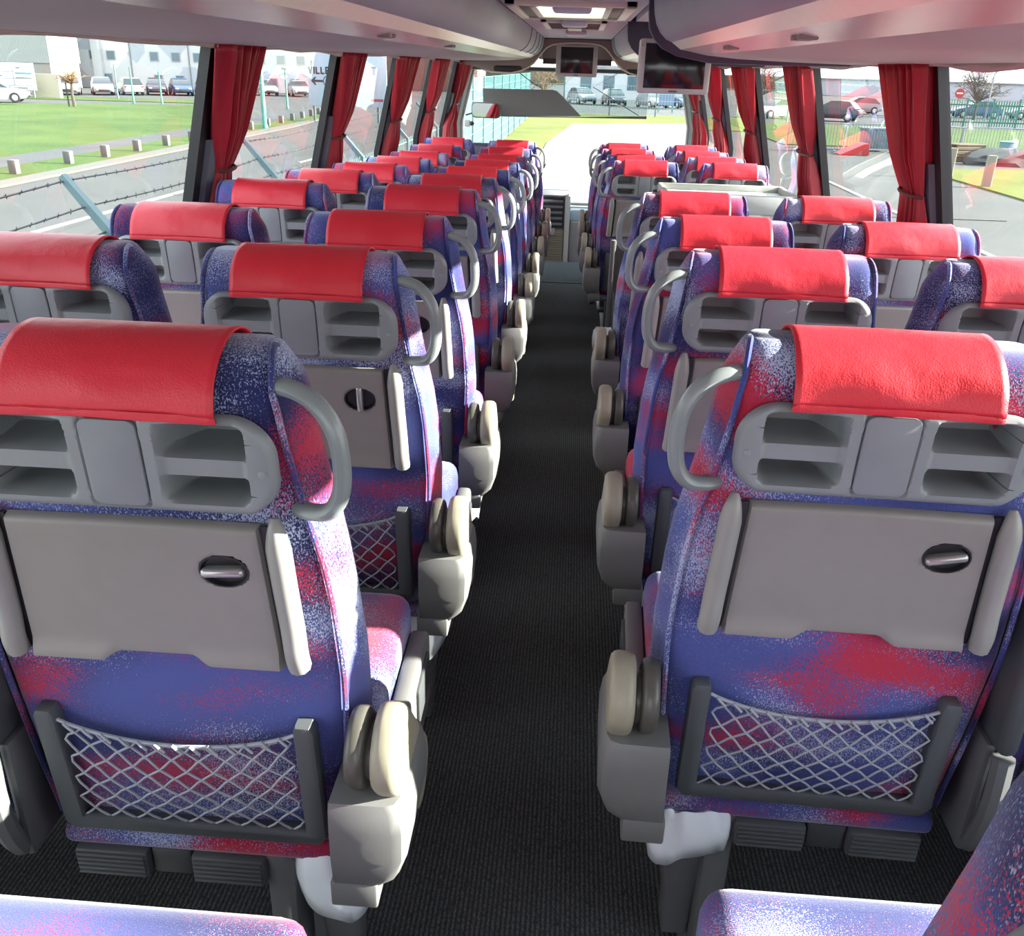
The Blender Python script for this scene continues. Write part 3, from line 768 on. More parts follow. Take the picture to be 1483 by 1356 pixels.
MB().box(-.305, .305, -.03, .0, .190, .235, .004).obj('header_trim', CAP, r)
MB().box(-.305, .305, -.10, .0, .205, .235, .004).obj('header_board', CONS, r)
# front monitor
SILV = M('silver bezel', (.40, .385, .37), .35); SCR = M('dark screen', (.012, .012, .014), .12)
r = empty('monitor', (0, 8.3, 1.51), 'small dark front monitor in silver frame under the console arch', 'screen')
MB().box(-.195, .192, -.02, .05, -.135, .140, .012, 3).obj('bezel', SILV, r); MB().box(-.150, .150, -.024, -.015, -.105, .118, .002).obj('screen', SCR, r); MB().box(-.03, .03, .04, .3, .02, .1, .004).obj('mount', DARK, r)
MB().box(-.02, .02, -.0215, -.019, -.124, -.117, .001).obj('maker_mark', DARK, r)
r = empty('hanging_screen', (.455, 3.40, 1.465), 'larger dark flip down screen hanging beside the right luggage rack', 'screen')
MB().box(-.160, .158, -.018, .022, -.108, .112, .014, 3).obj('bezel', M('pale bezel', (.50, .475, .47), .35), r)
MB().box(-.132, .132, -.0215, -.01, -.086, .094, .002).obj('screen', SCR, r)
a = MB().box(-.05, .05, -.01, .03, .11, .235, .006); a.obj('hinge_mount', BLACK, r)
MB().box(-.018, .018, -.0195, -.017, -.1005, -.094, .0008).obj('maker_mark', DARK, r)
MB().ball((-.147, -.018, .085), .003, 1).obj('sensor', BLACK, r)
# windscreen and A pillars
a = MB(); G = [[(1.235*u, 9.62-.14*u*u, z) for u in np.linspace(-1, 1, 13)] for z in (-.05, .4, .9, 1.3, 1.72)]
wn += 1; struct(a.grid(G).obj('window_%d' % wn, WSCR, fix=False), 'large windscreen at the front of the coach', 'window')
PILC = M('pale pillar lining', (.45, .43, .42), .5)
for sgn in (-1, 1):
    tn += 1
    R = [[(sgn*(wx(max(z, .9))-dx), 9.36+dy, z) for dx, dy in ((-.05, -.10), (.015, -.09), (.04, .05), (.03, .14), (-.05, .14))] for z in (-.1, .5, .9, 1.2, 1.55)]
    p = struct(MB().loft(R).obj('trim_%d' % tn, DARK), 'dark windscreen pillar', 'pillar')
    MB().tube([(sgn*(wx(max(z, .9))-.045), 9.44, z) for z in (0, .5, .9, 1.2, 1.46)], .018, 8).obj('pillar_lining', PILC, p)
# front body below the windscreen
a = MB().prism([(-1.25, -1.0), (1.25, -1.0), (1.25, .0), (-1.25, .0)], 9.56, 9.66); tn += 1; struct(a.obj('trim_%d' % tn, BODY), 'coach front below the windscreen', 'wall')
# roller blind
SHADE = M('grey roller blind', (.17, .17, .165), .7)
r = empty('sun_blind', (0, 9.35, 1.1), 'grey roller sun blind pulled down across the windscreen', 'sun blind')
MB().prism([(-.985, .128), (-.247, .135), (-.20, .125), (-.15, .085), (.072, -.118), (-.975, -.145)], -.003, .003).obj('opaque_panel', SHADE, r)
a = MB(); a.add([(-.975, 0, -.14), (.76, 0, -.118), (.76, 0, .32), (-.975, 0, .32)], [(0, 1, 2, 3)]); a.obj('tinted_film', FILM, r, fix=False)
MB().prism([(-.975, -.147), (.762, -.124), (.762, -.096), (.05, -.125), (-.975, -.140)], -.008, .008).obj('bottom_bar', DARK, r)
a = MB(); a.tube([(-.606, .05, .29), (-.419, .05, .17), (-.483, .03, .121)], .005, 5); a.tube([(.5, .05, .35), (.18, .05, .173), (.681, .03, -.095)], .005, 5); a.obj('scissor_arm', DARK, r)
MB().tube([(-1.135, 0, .33), (1.135, 0, .33)], .022, 8).obj('roller_tube', DARK, r)
# interior mirror
r = empty('driver_mirror', (-.93, 9.2, 1.02), 'rounded driver mirror in dark frame at left of the windscreen', 'mirror', rz=-.27)
MB().prism(rrect(-.162, .162, -.078, .078, .045), -.02, .02, .006).obj('mirror_housing', DARK, r)
MIR = M('mirror glass', (.75, .8, .82), .03, 1.0)
MB().prism(rrect(-.150, .150, -.067, .067, .04), -.0235, -.019).obj('mirror_glass', MIR, r)
MB().tube([(-.15, .01, -.03), (-.22, .04, -.05), (-.27, .10, -.06)], .009, 6).obj('mirror_arm', DARK, r)
r = empty('pillar_fan', (-1.13, 9.2, .885), 'tiny pale fan fitting with black head on the left windscreen pillar', 'fan')
MB().box(-.03, .03, -.02, .02, -.035, .035, .008).obj('base', PILC, r); MB().ball((.05, -.0, .0), .025, 2).obj('fan_head', BLACK, r)
# dashboard
DASH = M('grey dashboard', (.16, .165, .17), .6, bump=.1); DASHL = M('pale dashboard', (.52, .52, .49), .5); DBLU = M('pale blue tray lining', (.42, .60, .70), .4)
r = empty('dashboard', (0, 9.0, -.58), 'wide dashboard with centre console at the front of the aisle', 'dashboard')
def D(a, name, mat): a.v = [(x, y-9.0, z+.58) for x, y, z in a.v]; return a.obj(name, mat, r)
D(MB().box(-1.2, 1.15, 9.28, 9.55, -.58, .06, .03, 3), 'dash_top', DASHL)
D(MB().box(-.9, -.3, 8.85, 9.3, -.2, .22, .05, 3), 'driver_binnacle', DASH)
a = MB().prism([(8.98, -.58), (9.30, -.58), (9.30, .235), (9.12, .240), (9.02, .205), (8.98, -.16)], -.33, -.015, .012, 'x'); D(a, 'console_tower', DASH)
a = MB().prism([(8.965, -.50), (9.0, -.50), (9.0, -.15), (8.965, -.15)], -.325, -.055, .004, 'x')
for k in range(13): a.box(-.315, -.065, 8.957, 8.968, -.485+k*.025, -.472+k*.025, .003)
D(a, 'ribbed_panel', SHELLM)
D(MB().prism([(8.95, -.56), (9.02, -.56), (9.06, .19), (9.0, .20), (8.945, -.1)], -.05, .005, .01, 'x'), 'console_edge', DASHL)
a = MB().prism([(8.972, -.13), (8.99, -.13), (9.03, .19), (9.012, .19)], -.315, -.06, .004, 'x'); pn = D(a, 'instrument_panel', BLACK)
for k in range(5):
    q = MB()
    for j in range(1): q.box(-.30, -.075, 8.964+.008*k, 8.975+.008*k, -.10+k*.058-9*0, -.075+k*.058, .003)
    q.v = [(x, y-9.0, z+.58) for x, y, z in q.v]; q.obj('switch_row', M('switch grey', (.20, .21, .22), .4), pn)
D(MB().box(-.20, -.15, 8.93, 8.97, -.20, -.13, .006), 'ticket_cup', PILC)
D(MB().box(.005, .36, 9.0, 9.28, -.58, -.055, .02, 3), 'lower_cabinet', M('mid grey front cabinet', (.29, .30, .29), .5))
D(MB().box(.005, .36, 9.02, 9.28, -.055, .045, .012), 'blue_tray', DBLU)
D(MB().box(.11, .125, 9.01, 9.03, -.05, .0, .003), 'tray_peg', BLACK)
D(MB().lathe([(.036, .0), (.036, -.012), (.028, -.014), (.026, -.004), (.001, -.004)], (.20, 9.0, -.09), 'y', 20), 'ring_vent', SILV)
D(MB().box(.0, .38, 9.06, 9.30, .10, .13, .01), 'front_shelf', DASHL)
r = empty('driver_chair', (-.80, 8.35, -.5), 'dark driver seat whose top shows at the front left', 'seat')
MB().box(-.22, .22, -.08, .06, .45, 1.26, .06, 4).obj('backrest', CAP, r); MB().box(-.23, .23, -.02, .45, .30, .46, .05, 3).obj('seat_cushion', CAP, r); MB().lathe([(.12, -.1), (.10, .28), (.15, .30)], (0, .2, .02), 'z', 14).obj('pedestal', DARK, r)

# ------------------------------------------------------------------ the outside
GZ = -1.35
def noise_ground(name, cols, scale, scale2=None, bump=.3):
    m, n, b = newmat(name); t = N(n, 'ShaderNodeTexCoord')
    a = N(n, 'ShaderNodeTexNoise', i_Scale=scale, i_Detail=5.0); n.links.new(t.outputs['Object'], a.inputs['Vector'])
    f = N(n, 'ShaderNodeTexNoise', i_Scale=scale2 or scale*14, i_Detail=3.0); n.links.new(t.outputs['Object'], f.inputs['Vector'])
    k = ramp(n, mth(n, 'ADD', mth(n, 'MULTIPLY', a.outputs['Fac'], .6), mth(n, 'MULTIPLY', f.outputs['Fac'], .4)), [(.35, cols[0]), (.5, cols[1]), (.65, cols[2])])
    n.links.new(k.outputs[0], b.inputs['Base Color']); b.inputs['Roughness'].default_value = .9; b.inputs['Specular IOR Level'].default_value = .2
    return m
ASPH = noise_ground('asphalt', [(.060, .062, .060), (.068, .070, .067), (.076, .077, .073)], .5, 30)
PATHM = noise_ground('path asphalt', [(.055, .057, .06), (.064, .066, .068), (.072, .074, .075)], .5, 20)
APRON = noise_ground('pale concrete apron', [(.175, .165, .125), (.195, .185, .145), (.215, .205, .16)], .3, 10)
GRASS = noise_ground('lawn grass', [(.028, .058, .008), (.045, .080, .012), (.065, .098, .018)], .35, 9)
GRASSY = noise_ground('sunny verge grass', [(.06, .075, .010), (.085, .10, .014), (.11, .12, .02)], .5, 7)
KERB = M('pale kerb', (.085, .08, .068), .9); LINE = M('white road paint', (.22, .22, .20), .8)
def slab(name, pts, z, mat, label, cat='ground', kind='structure'):
    o = MB().prism(pts, z-.05, z, axis='z').obj(name, mat, ang=0); tag(o, label, cat, kind=kind); return o
slab('ground', [(-260, -60), (260, -60), (260, 320), (-260, 320)], GZ-.02, ASPH, 'grey asphalt around the parked coach')
slab('ground', [(-16.5, -40), (-15.0, -40), (-14.9, 75), (-16.5, 75)], GZ+.012, PATHM, 'grey footpath between the lawn and the verge')
o = slab('lawn', [(-36, -30), (-16.5, -30), (-16.5, 42), (-19.5, 50), (-24, 59), (-34, 54.5)], GZ+.02, GRASS, 'bright green lawn beyond the left footpath', 'lawn')
slab('verge', [(-15.0, -30), (-13.05, -30), (-13.05, 42), (-13.6, 50), (-14.9, 58)], GZ+.03, GRASS, 'grass verge with bollards along the left road', 'verge')
slab('kerb', [(-13.05, -30), (-12.85, -30), (-12.85, 42), (-13.4, 50.2), (-13.6, 50)], GZ+.035, KERB, 'pale kerb along the left verge', 'kerb')
slab('verge', [(-45, 60), (-24.5, 62), (-24.5, 66), (-45, 65.5)], GZ+.02, GRASS, 'strip of grass in front of the parked cars at left', 'verge')
slab('road_line', [(-10.0, -5), (-9.88, -5), (-8.75, 22), (-8.85, 22)], GZ+.001, LINE, 'white centre line on the left road', 'road line')
slab('road_line', [(-8.3, 27), (-8.2, 27), (-7.9, 31), (-8.0, 31)], GZ+.001, LINE, 'short white dash on the left road', 'road line')
slab('ground', [(-1.35, 9), (5.0, 9), (6.2, 56), (-.3, 52), (-1.2, 38)], GZ+.012, APRON, 'pale sunlit concrete apron in front of the coach')
slab('verge', [(-3.2, 8), (-1.35, 14), (-1.25, 38), (-.4, 51), (11, 50), (12, 66), (-3.2, 64)], GZ+.01, GRASSY, 'yellow green grass in front of the far fence', 'verge')
slab('verge', [(11.95, -10), (40, -10), (40, 31), (17, 33), (11.4, 32), (11.5, 30)], GZ+.02, GRASSY, 'grass verge behind the right hand bollards', 'verge')
slab('verge', [(9, 41.5), (45, 41.5), (45, 60), (9, 60)], GZ+.02, GRASS, 'grass strip behind the crowd barriers at right', 'verge')
slab('road_line', [(7.30, -10), (7.42, -10), (7.42, 30), (7.30, 30)], GZ+.001, LINE, 'long white line on the right hand asphalt', 'road line')
slab('road_line', [(1.5, 19.9), (9.5, 20.0), (9.5, 20.06), (1.5, 19.96)], GZ+.001, KERB, 'thin joint line across the right asphalt', 'road line')

# bollards
STONE = M('weathered bollard concrete', (.10, .098, .09), .9, bump=.3, bs=30); 
proto = MB().box(-.10, .10, -.10, .10, 0, .34, .015).obj('bollard', STONE)
Yb = [21.6, 24.2, 26.3, 28.4, 30.6, 32.8, 36.6, 39.2, 41.8, 44.3, 46.6, 48.8, 51.0, 53.0]
for i, y in enumerate(Yb):
    o = proto if i == 0 else proto.copy()
    if i: COL.objects.link(o)
    o.location = (-13.85-(max(0, y-40)*.06), y, GZ+.02)
    tag(o, 'squat concrete bollard on the left verge, number %s along the row from the near end' % (['one', 'two', 'three', 'four', 'five', 'six', 'seven', 'eight', 'nine', 'ten', 'eleven', 'twelve', 'thirteen', 'fourteen'][i]), 'bollard', 'concrete bollards on the left verge')
p2 = MB().prism(rrect(-.11, .11, -.11, .11, .03, 3), 0, .86, axis='z').obj('post', M('weathered timber post', (.17, .16, .13), .9, bump=.3, bs=20))
for i, (x, y) in enumerate([(11.75, 26.8), (11.62, 29.4)]):
    o = p2 if i == 0 else p2.copy()
    if i: COL.objects.link(o)
    o.location = (x, y, GZ); tag(o, ('nearer', 'farther')[i]+' tall grey post at the edge of the right hand grass', 'post', 'posts on the right grass edge')

# security fence with barbed wire left of the coach
GALV = M('weathered blue green steel', (.08, .14, .15), .55, .2); WIRE = M('barbed wire', (.05, .05, .05), .5, .5); MESH = M('turquoise mesh wire', (.22, .42, .40), .6)
r = empty('security_fence', (-3.0, 0, GZ), 'turquoise mesh fence with leaning arms and barbed wire left of the coach', 'fence')
posts = [1.5, 5.1, 8.7, 12.35, 16.0, 19.6, 23.3, 26.7, 29.8, 33.4, 37.1, 40.9, 44.5, 48.9, 53.5, 57.8]
zt = 1.55; ZT = lambda y: zt+(.95 if y > 22 else 0)
for i, y in enumerate(posts):
    a = MB().box(-.035, .035, y-.035, y+.035, 0, ZT(y), .004)
    if y < 22: a.loft([[(-.03, y-.045, zt-.05), (.03, y-.045, zt-.05), (.03, y+.045, zt-.05), (-.03, y+.045, zt-.05)], [(-.03, y-.045, zt), (.035, y-.045, zt+.02), (.035, y+.045, zt+.02), (-.03, y+.045, zt)], [(-.46, y-.03+.12, zt+.47), (-.43, y-.03+.12, zt+.50), (-.43, y+.03+.12, zt+.50), (-.46, y+.03+.12, zt+.47)]])
    a.obj('post', GALV, r)
for i in range(len(posts)-1):
    y0, y1 = posts[i], posts[i+1]; a = MB(); H = ZT(y0+.1)-.02
    for k in range(1, int((y1-y0)/.11)):
        y = y0+k*.11; a.box(-.004, .004, y-.004, y+.004, .05, H+(.05 if y < 22 else 0))
    for k in range(9): a.box(-.006, .006, y0, y1, .08+k*(H-.1)/8, .088+k*(H-.1)/8)
    a.obj('mesh_panel', MESH, r, ang=0)
for j, fr in enumerate((.30, .62, .95)):
    a = MB(); P = []
    for y in np.arange(-2, 16, .25):
        sag = .03*math.sin(math.pi*((y-1.5) % 3.6)/3.6); P.append((-.45*fr, y+.12*fr, zt+.48*fr-sag))
    a.tube(P, .006, 5); rnd = random.Random(j)
    for y in np.arange(-2, 16, .16):
        sag = .03*math.sin(math.pi*((y-1.5) % 3.6)/3.6); c = Vector((-.45*fr, y+.12*fr, zt+.48*fr-sag)); d = Vector((rnd.uniform(-1, 1), rnd.uniform(-.6, .6), 1)).normalized()*.018
        a.tube([c-d, c+d], .003, 4); a.tube([c-Vector((d.z, d.x, d.y))*.7, c+Vector((d.z, d.x, d.y))*.7], .003, 4)
    a.obj('barbed_wire', WIRE, r, ang=0)
# fence across the front
r = empty('front_fence', (0, 63, GZ), 'turquoise fence across the far side of the front grass', 'fence')
for i in range(8): MB().box(-7+i*3.0-.04, -7+i*3.0+.04, -.04, .04, 0, 2.3).obj('post', GALV, r)
for i in range(7):
    a = MB()
    for k in range(1, 16): a.box(-7+i*3+k*.19-.006, -7+i*3+k*.19+.006, -.006, .006, .05, 1.9)
    for k in range(5): a.box(-7+i*3, -4+i*3, -.008, .008, .1+k*.43, .12+k*.43)
    a.obj('mesh_panel', MESH, r, ang=0)

# cars
TYRE = M('tyre rubber', (.012, .012, .012), .7); CGL = M('car glass', (.02, .03, .035), .08)
def car(loc, rz, paint, label, sc_=1.0, van=False, group='parked cars'):
    r = empty('car', loc, label, 'car', group, math.radians(rz)); r.scale = (sc_,)*3
    st = [(-2.05, .72, .45, .62), (-1.98, .80, .30, .80), (-1.5, .87, .22, .90), (-.9, .88, .20, .93), (.2, .88, .20, .94), (.9, .87, .20, .92), (1.5, .85, .22, .82), (1.95, .76, .30, .68), (2.08, .64, .42, .55)]
    if van: st = [(a, b, c, d+.25 if a < 1.2 else d+.1) for a, b, c, d in st]
    R = [[(-w_, x, zb+.1), (-w_*.96, x, zb), (w_*.96, x, zb), (w_, x, zb+.1), (w_, x, (zb+zt_)/2), (w_*.94, x, zt_), (-w_*.94, x, zt_), (-w_, x, (zb+zt_)/2)] for x, w_, zb, zt_ in st]
    MB().loft(R).obj('body', paint, r, 30)
    h = 1.44 if not van else 1.95
    G_ = [(-1.75, .80, .90), (-1.25, .66, h-.08), (-.5, .64, h-.02), (.15, .64, h-.05), (1.0, .80, .92)]
    if van: G_ = [(-1.95, .82, 1.15), (-1.9, .74, h-.08), (-.5, .74, h), (.55, .72, h-.05), (1.2, .80, 1.1)]
    MB().loft([[(-.82, x, z*0+.88), (.82, x, .88), (w_, x, z), (-w_, x, z)] for x, w_, z in G_]).obj('windows', CGL, r, 30)
    MB().loft([[(-w_-.02, x, z-.03), (w_+.02, x, z-.03), (w_-.05, x, z+.02), (-w_+.05, x, z+.02)] for x, w_, z in G_[1:4]]).obj('roof', paint, r, 30)
    for x, y in ((-.80, -1.3), (.80, -1.3), (-.80, 1.32), (.80, 1.32)):
        wl = MB().lathe([(.30, -.10), (.325, -.08), (.325, .08), (.30, .10), (.2, .10), (.19, .085), (.01, .085)] if x > 0 else [(.30, .10), (.325, .08), (.325, -.08), (.30, -.10), (.2, -.10), (.19, -.085), (.01, -.085)], (x, y, .325), 'x', 18).obj('wheel', TYRE, r)
        MB().lathe([(.19, .086), (.17, .10), (.02, .105)] if x > 0 else [(.19, -.086), (.17, -.10), (.02, -.105)], (x, y, .325), 'x', 14).obj('hubcap', SILV, wl)
    a = MB(); a.box(-.70, -.42, 1.93, 2.06, .56, .66, .02); a.box(.42, .70, 1.93, 2.06, .56, .66, .02); a.obj('headlights', PILC, r)
    a = MB(); a.box(-.78, -.58, -2.04, -1.95, .62, .76, .02); a.box(.58, .78, -2.04, -1.95, .62, .76, .02); a.obj('tail_lights', M('red lamp', (.35, .02, .02), .3), r)
    MB().box(-.45, .45, 2.0, 2.09, .34, .48, .02).obj('grille', BLACK, r)
    return r
WHT = M('white car paint', (.34, .34, .34), .25); BLU = M('blue car paint', (.03, .06, .14), .25); DBL = M('dark car paint', (.02, .025, .035), .25); SLV = M('silver car paint', (.18, .19, .20), .25); REDP = M('red car paint', (.25, .02, .02), .25)
CL = [((-37.9, 69.5), 205, WHT, 'white car parked leftmost in the row before the far left buildings'), ((-36.2, 71.2), 210, WHT, 'white hatchback with dark grille, second in the left parking row'), ((-34.8, 72.8), 35, WHT, 'white car seen from the rear in the left parking row'),
      ((-33.3, 74.2), 205, DBL, 'dark car beside the white rear facing one, left parking row'), ((-31.6, 74.8), 210, BLU, 'blue car in the left parking row behind the thin posts'), ((-29.9, 75.6), 205, WHT, 'white car nearest the first left curtain in the left parking row'), ((-26.6, 80.2), 215, SLV, 'silver car seen between the first curtain and the green pole'), ((-23.7, 80.4), 205, WHT, 'white car just right of the green pole')]
for (x, y), rz, p, lb in CL: car((x, y, GZ), rz, p, lb, .86)
car((-35.0, 55.4, GZ), -68, WHT, 'white car cut off by the left picture edge on the far road', .9)
CFn = [((.2, 84), 200, SLV, 'silver car seen through the windscreen film'), ((2.9, 82), 190, DBL, 'dark car in the windscreen beside the silver one'), ((5.9, 78.5), 200, SLV, 'pale car in the windscreen left of the hanging screen edge'), ((8.2, 79.5), 200, BLU, 'blue car in the windscreen under the hanging screen')]
for (x, y), rz, p, lb in CFn: car((x, y, GZ), rz, p, lb, .9)
CRt = [((22.6, 80), 90, SLV, 'silver car behind the right green fence, left end'), ((27.0, 78.5), 90, DBL, 'dark car behind the right green fence, second'), ((31.4, 78.5), 90, BLU, 'blue car behind the right green fence, third'), ((35.8, 78.5), 90, SLV, 'silver car behind the right green fence, right end'), ((17.2, 66), 60, DBL, 'dark car behind the barriers between the right curtains'), ((13.6, 67), 120, WHT, 'white car behind the barriers between the right curtains')]
for (x, y), rz, p, lb in CRt: car((x, y, GZ), rz, p, lb, .9)

# buildings
def facade_mat():
    m, n, b = newmat('faceted pale facade'); t = N(n, 'ShaderNodeTexCoord')
    v = N(n, 'ShaderNodeTexVoronoi', i_Scale=.35); v.distance = 'MANHATTAN'; n.links.new(t.outputs['Object'], v.inputs['Vector'])
    k = ramp(n, v.outputs['Color'], [(.2, (.34, .37, .40)), (.5, (.46, .47, .47)), (.8, (.55, .54, .53))]); k.color_ramp.interpolation = 'CONSTANT'
    n.links.new(k.outputs[0], b.inputs['Base Color']); b.inputs['Roughness'].default_value = .8; return m
FAC = facade_mat(); WFR = M('window frame white', (.30, .31, .31), .5); WGL = M('window glass dark', (.08, .13, .16), .1)
r = empty('office_building', (-30, 86, GZ), 'long pale office building with small windows beyond the left car park', 'building')
a = MB().box(-17.5, 8, 0, 12, 0, 8.5); a.box(-14.0, -13.2, -.4, 0, 0, 7.5); a.obj('wall', FAC, r)
MB().box(-17.6, 8.1, -.1, 12.1, 8.5, 8.8).obj('parapet', WFR, r)
for z, xs in ((2.35, (-14.0, -12.4, -8.4, -6.4, -4.4, -2.9, -.4, 1.4, 3.2, 5.0)), (.45, (-12.9, -8.2, -6.2, -3.6, -2.0, .2, 2.4, 4.4)), (4.6, (-14.0, -12.4, -8.4, -6.4, -4.4, -2.9, -.4, 1.4))):
    for x in xs:
        f = MB().box(x-.42, x+.42, -.05, .02, z, z+.80).obj('window', WFR, r); MB().box(x-.34, x+.34, -.07, -.04, z+.07, z+.74).obj('pane', WGL, f)
a = MB()
for x in (-15.7, -10.6, -5.2, -1.2): a.box(x-.05, x+.05, -.08, 0, 0, 8)
a.obj('drain_pipes', SLV, r)
def corr_mat():
    m, n, b = newmat('corrugated cladding'); t = N(n, 'ShaderNodeTexCoord'); wv = N(n, 'ShaderNodeTexWave', i_Scale=2.2, i_Distortion=.6); n.links.new(t.outputs['Object'], wv.inputs['Vector'])
    n.links.new(ramp(n, wv.outputs['Fac'], [(.2, (.20, .225, .20)), (.8, (.32, .34, .31))]).outputs[0], b.inputs['Base Color']); b.inputs['Roughness'].default_value = .6; return m
r = empty('warehouse', (-49, 79, GZ), 'ribbed grey green warehouse at the far left', 'building')
a = MB().box(-10, 4.7, 0, 5, 2.0, 8.0)
a.obj('cladding', corr_mat(), r); MB().box(-10, 4.6, .1, 4.9, 0, 2.0).obj('plinth', M('pale plinth', (.25, .24, .21), .8), r)
r = empty('notice_board', (-38.0, 62, GZ), 'large white company notice board with blue marks at far left', 'notice board')
BRD = M('white board', (.6, .6, .6), .6)
MB().box(-2.6, 1.9, -.04, .04, .48, 2.14, .01).obj('board_panel', BRD, r)
a = MB()
for x in (-1.1, .45): a.box(x-.015, x+.015, -.05, -.04, .75, 2.1)
for z in (.75, 1.18, 1.60): a.box(-2.55, 1.85, -.05, -.04, z-.01, z+.01)
a.obj('grid_lines', SLV, r)
MB().box(-1.9, -.75, -.055, -.04, 1.72, 2.0).obj('blue_sign', M('blue sign paint', (.03, .06, .30), .5), r)
MB().box(.6, 1.75, -.055, -.04, 1.45, 1.56).obj('pale_blue_sign', M('pale blue sign', (.12, .30, .38), .5), r)
a = MB(); a.box(.6, 1.7, -.055, -.04, 1.20, 1.26); a.box(.7, 1.0, -.055, -.04, 1.8, 1.88); a.box(-.7, -.3, -.055, -.04, 1.3, 1.36); a.box(-2.2, 1.3, -.055, -.04, .57, .64); a.obj('printed_marks', SLV, r)
for x in (-2.3, 1.6): MB().box(x-.05, x+.05, .04, .14, 0, 2.1).obj('post', SLV, r)
o = MB().box(-1.2, .6, -.15, .15, 0, 1.5).obj('garden_wall', M('cream masonry', (.42, .38, .29), .9, bump=.3, bs=10)); o.location = (-35.6, 63, GZ); tag(o, 'short cream masonry wall right of the notice board', 'wall')
# direction sign
SIGN = M('shaded white sign face', (.30, .36, .43), .5); INK = M('dark sign ink', (.03, .025, .03), .6)  # white sign; its bluish shade is put into the face colour
r = empty('direction_sign', (-13.4, 47, GZ), 'large pale direction sign lettered VILLE with an arrow, behind the second left curtain', 'sign')
o = MB().prism([(0, .72), (3.9, .72), (3.9, 3.3), (.62, 3.3), (.30, 2.95), (.10, 2.4), (-.06, 1.7), (-.08, .78)], -.04, .04, .015); o.obj('sign_face', SIGN, r)
def stroke(a, x0, z0, x1, z1, t=.035):
    d = Vector((x1-x0, 0, z1-z0)).normalized(); nn = Vector((-d.z, 0, d.x))*t; p, q = Vector((x0, 0, z0)), Vector((x1, 0, z1))
    a.prism([(v.x, v.z) for v in (p-nn, q-nn, q+nn, p+nn)], -.05, -.035)
for ch, segs in (('letter', [(.02, 2.52, .10, 2.20), (.10, 2.20, .18, 2.52)]), ('letter', [(.29, 2.2, .29, 2.52)]), ('letter', [(.40, 2.2, .40, 2.52), (.40, 2.225, .56, 2.225)]), ('letter', [(.64, 2.2, .64, 2.52), (.64, 2.225, .80, 2.225)]), ('letter', [(.88, 2.2, .88, 2.52), (.88, 2.225, 1.06, 2.225), (.88, 2.36, 1.02, 2.36), (.88, 2.5, 1.06, 2.5)])):
    a = MB()
    for g in segs: stroke(a, *g)
    a.obj(ch, INK, r)
a = MB().prism([(.10, 1.88), (.32, 2.08), (.36, 2.03), (.28, 1.93), (.70, 1.93), (.70, 1.83), (.28, 1.83), (.36, 1.72), (.32, 1.67)], -.05, -.035); a.obj('arrow', INK, r)
a = MB().tube([(.98+.25*math.cos(t), -.045, 1.88+.25*math.sin(t)) for t in np.linspace(0, 2*math.pi, 24)[:-1]], .02, 5, True); a.obj('ring', INK, r)
a = MB(); a.box(3.2, 3.34, -.05, -.035, 2.2, 2.6); a.box(3.14, 3.4, -.05, -.035, 2.5, 2.6); a.obj('side_mark', M('violet ink', (.08, .08, .30), .6), r)
MB().box(3.1, 3.7, -.05, -.035, 1.0, 1.12).obj('red_mark', M('dull red ink', (.20, .05, .07), .6), r)
for x in (.15, 3.4): MB().box(x-.05, x+.05, .04, .14, 0, 2.8).obj('post', GALV, r)
# lamp and pole
GRP = M('green painted pole', (.03, .16, .12), .5)
for (x, y), h, rad, lb, nm in [((-13.64, 40.4), 4.5, .11, 'tall green pole on the left verge beside the first curtain', 'pole'), ((-18.0, 58.2), 2.3, .07, 'dark lamp post behind the green pole at left', 'lamp_post'), ((-28.1, 58.9), 2.1, .06, 'thin green post on the far edge of the lawn, before the dark car', 'post'), ((-26.4, 59.2), 1.9, .06, 'thin green post on the far edge of the lawn, before the blue car', 'post'), ((-31.9, 64.7), 2.2, .05, 'thin dark post before the third parked car at left', 'post')]:
    a = MB().lathe([(rad*1.3, 0), (rad*1.3, .15), (rad, .2), (rad*.8, h)], (0, 0, 0), 'z', 10)
    if nm == 'lamp_post': a.box(-.15, .15, -.3, .1, h-.05, h+.05, .02)
    o = a.obj(nm, GRP if 'green' in lb else GALV); o.location = (x, y, GZ); tag(o, lb, 'post')
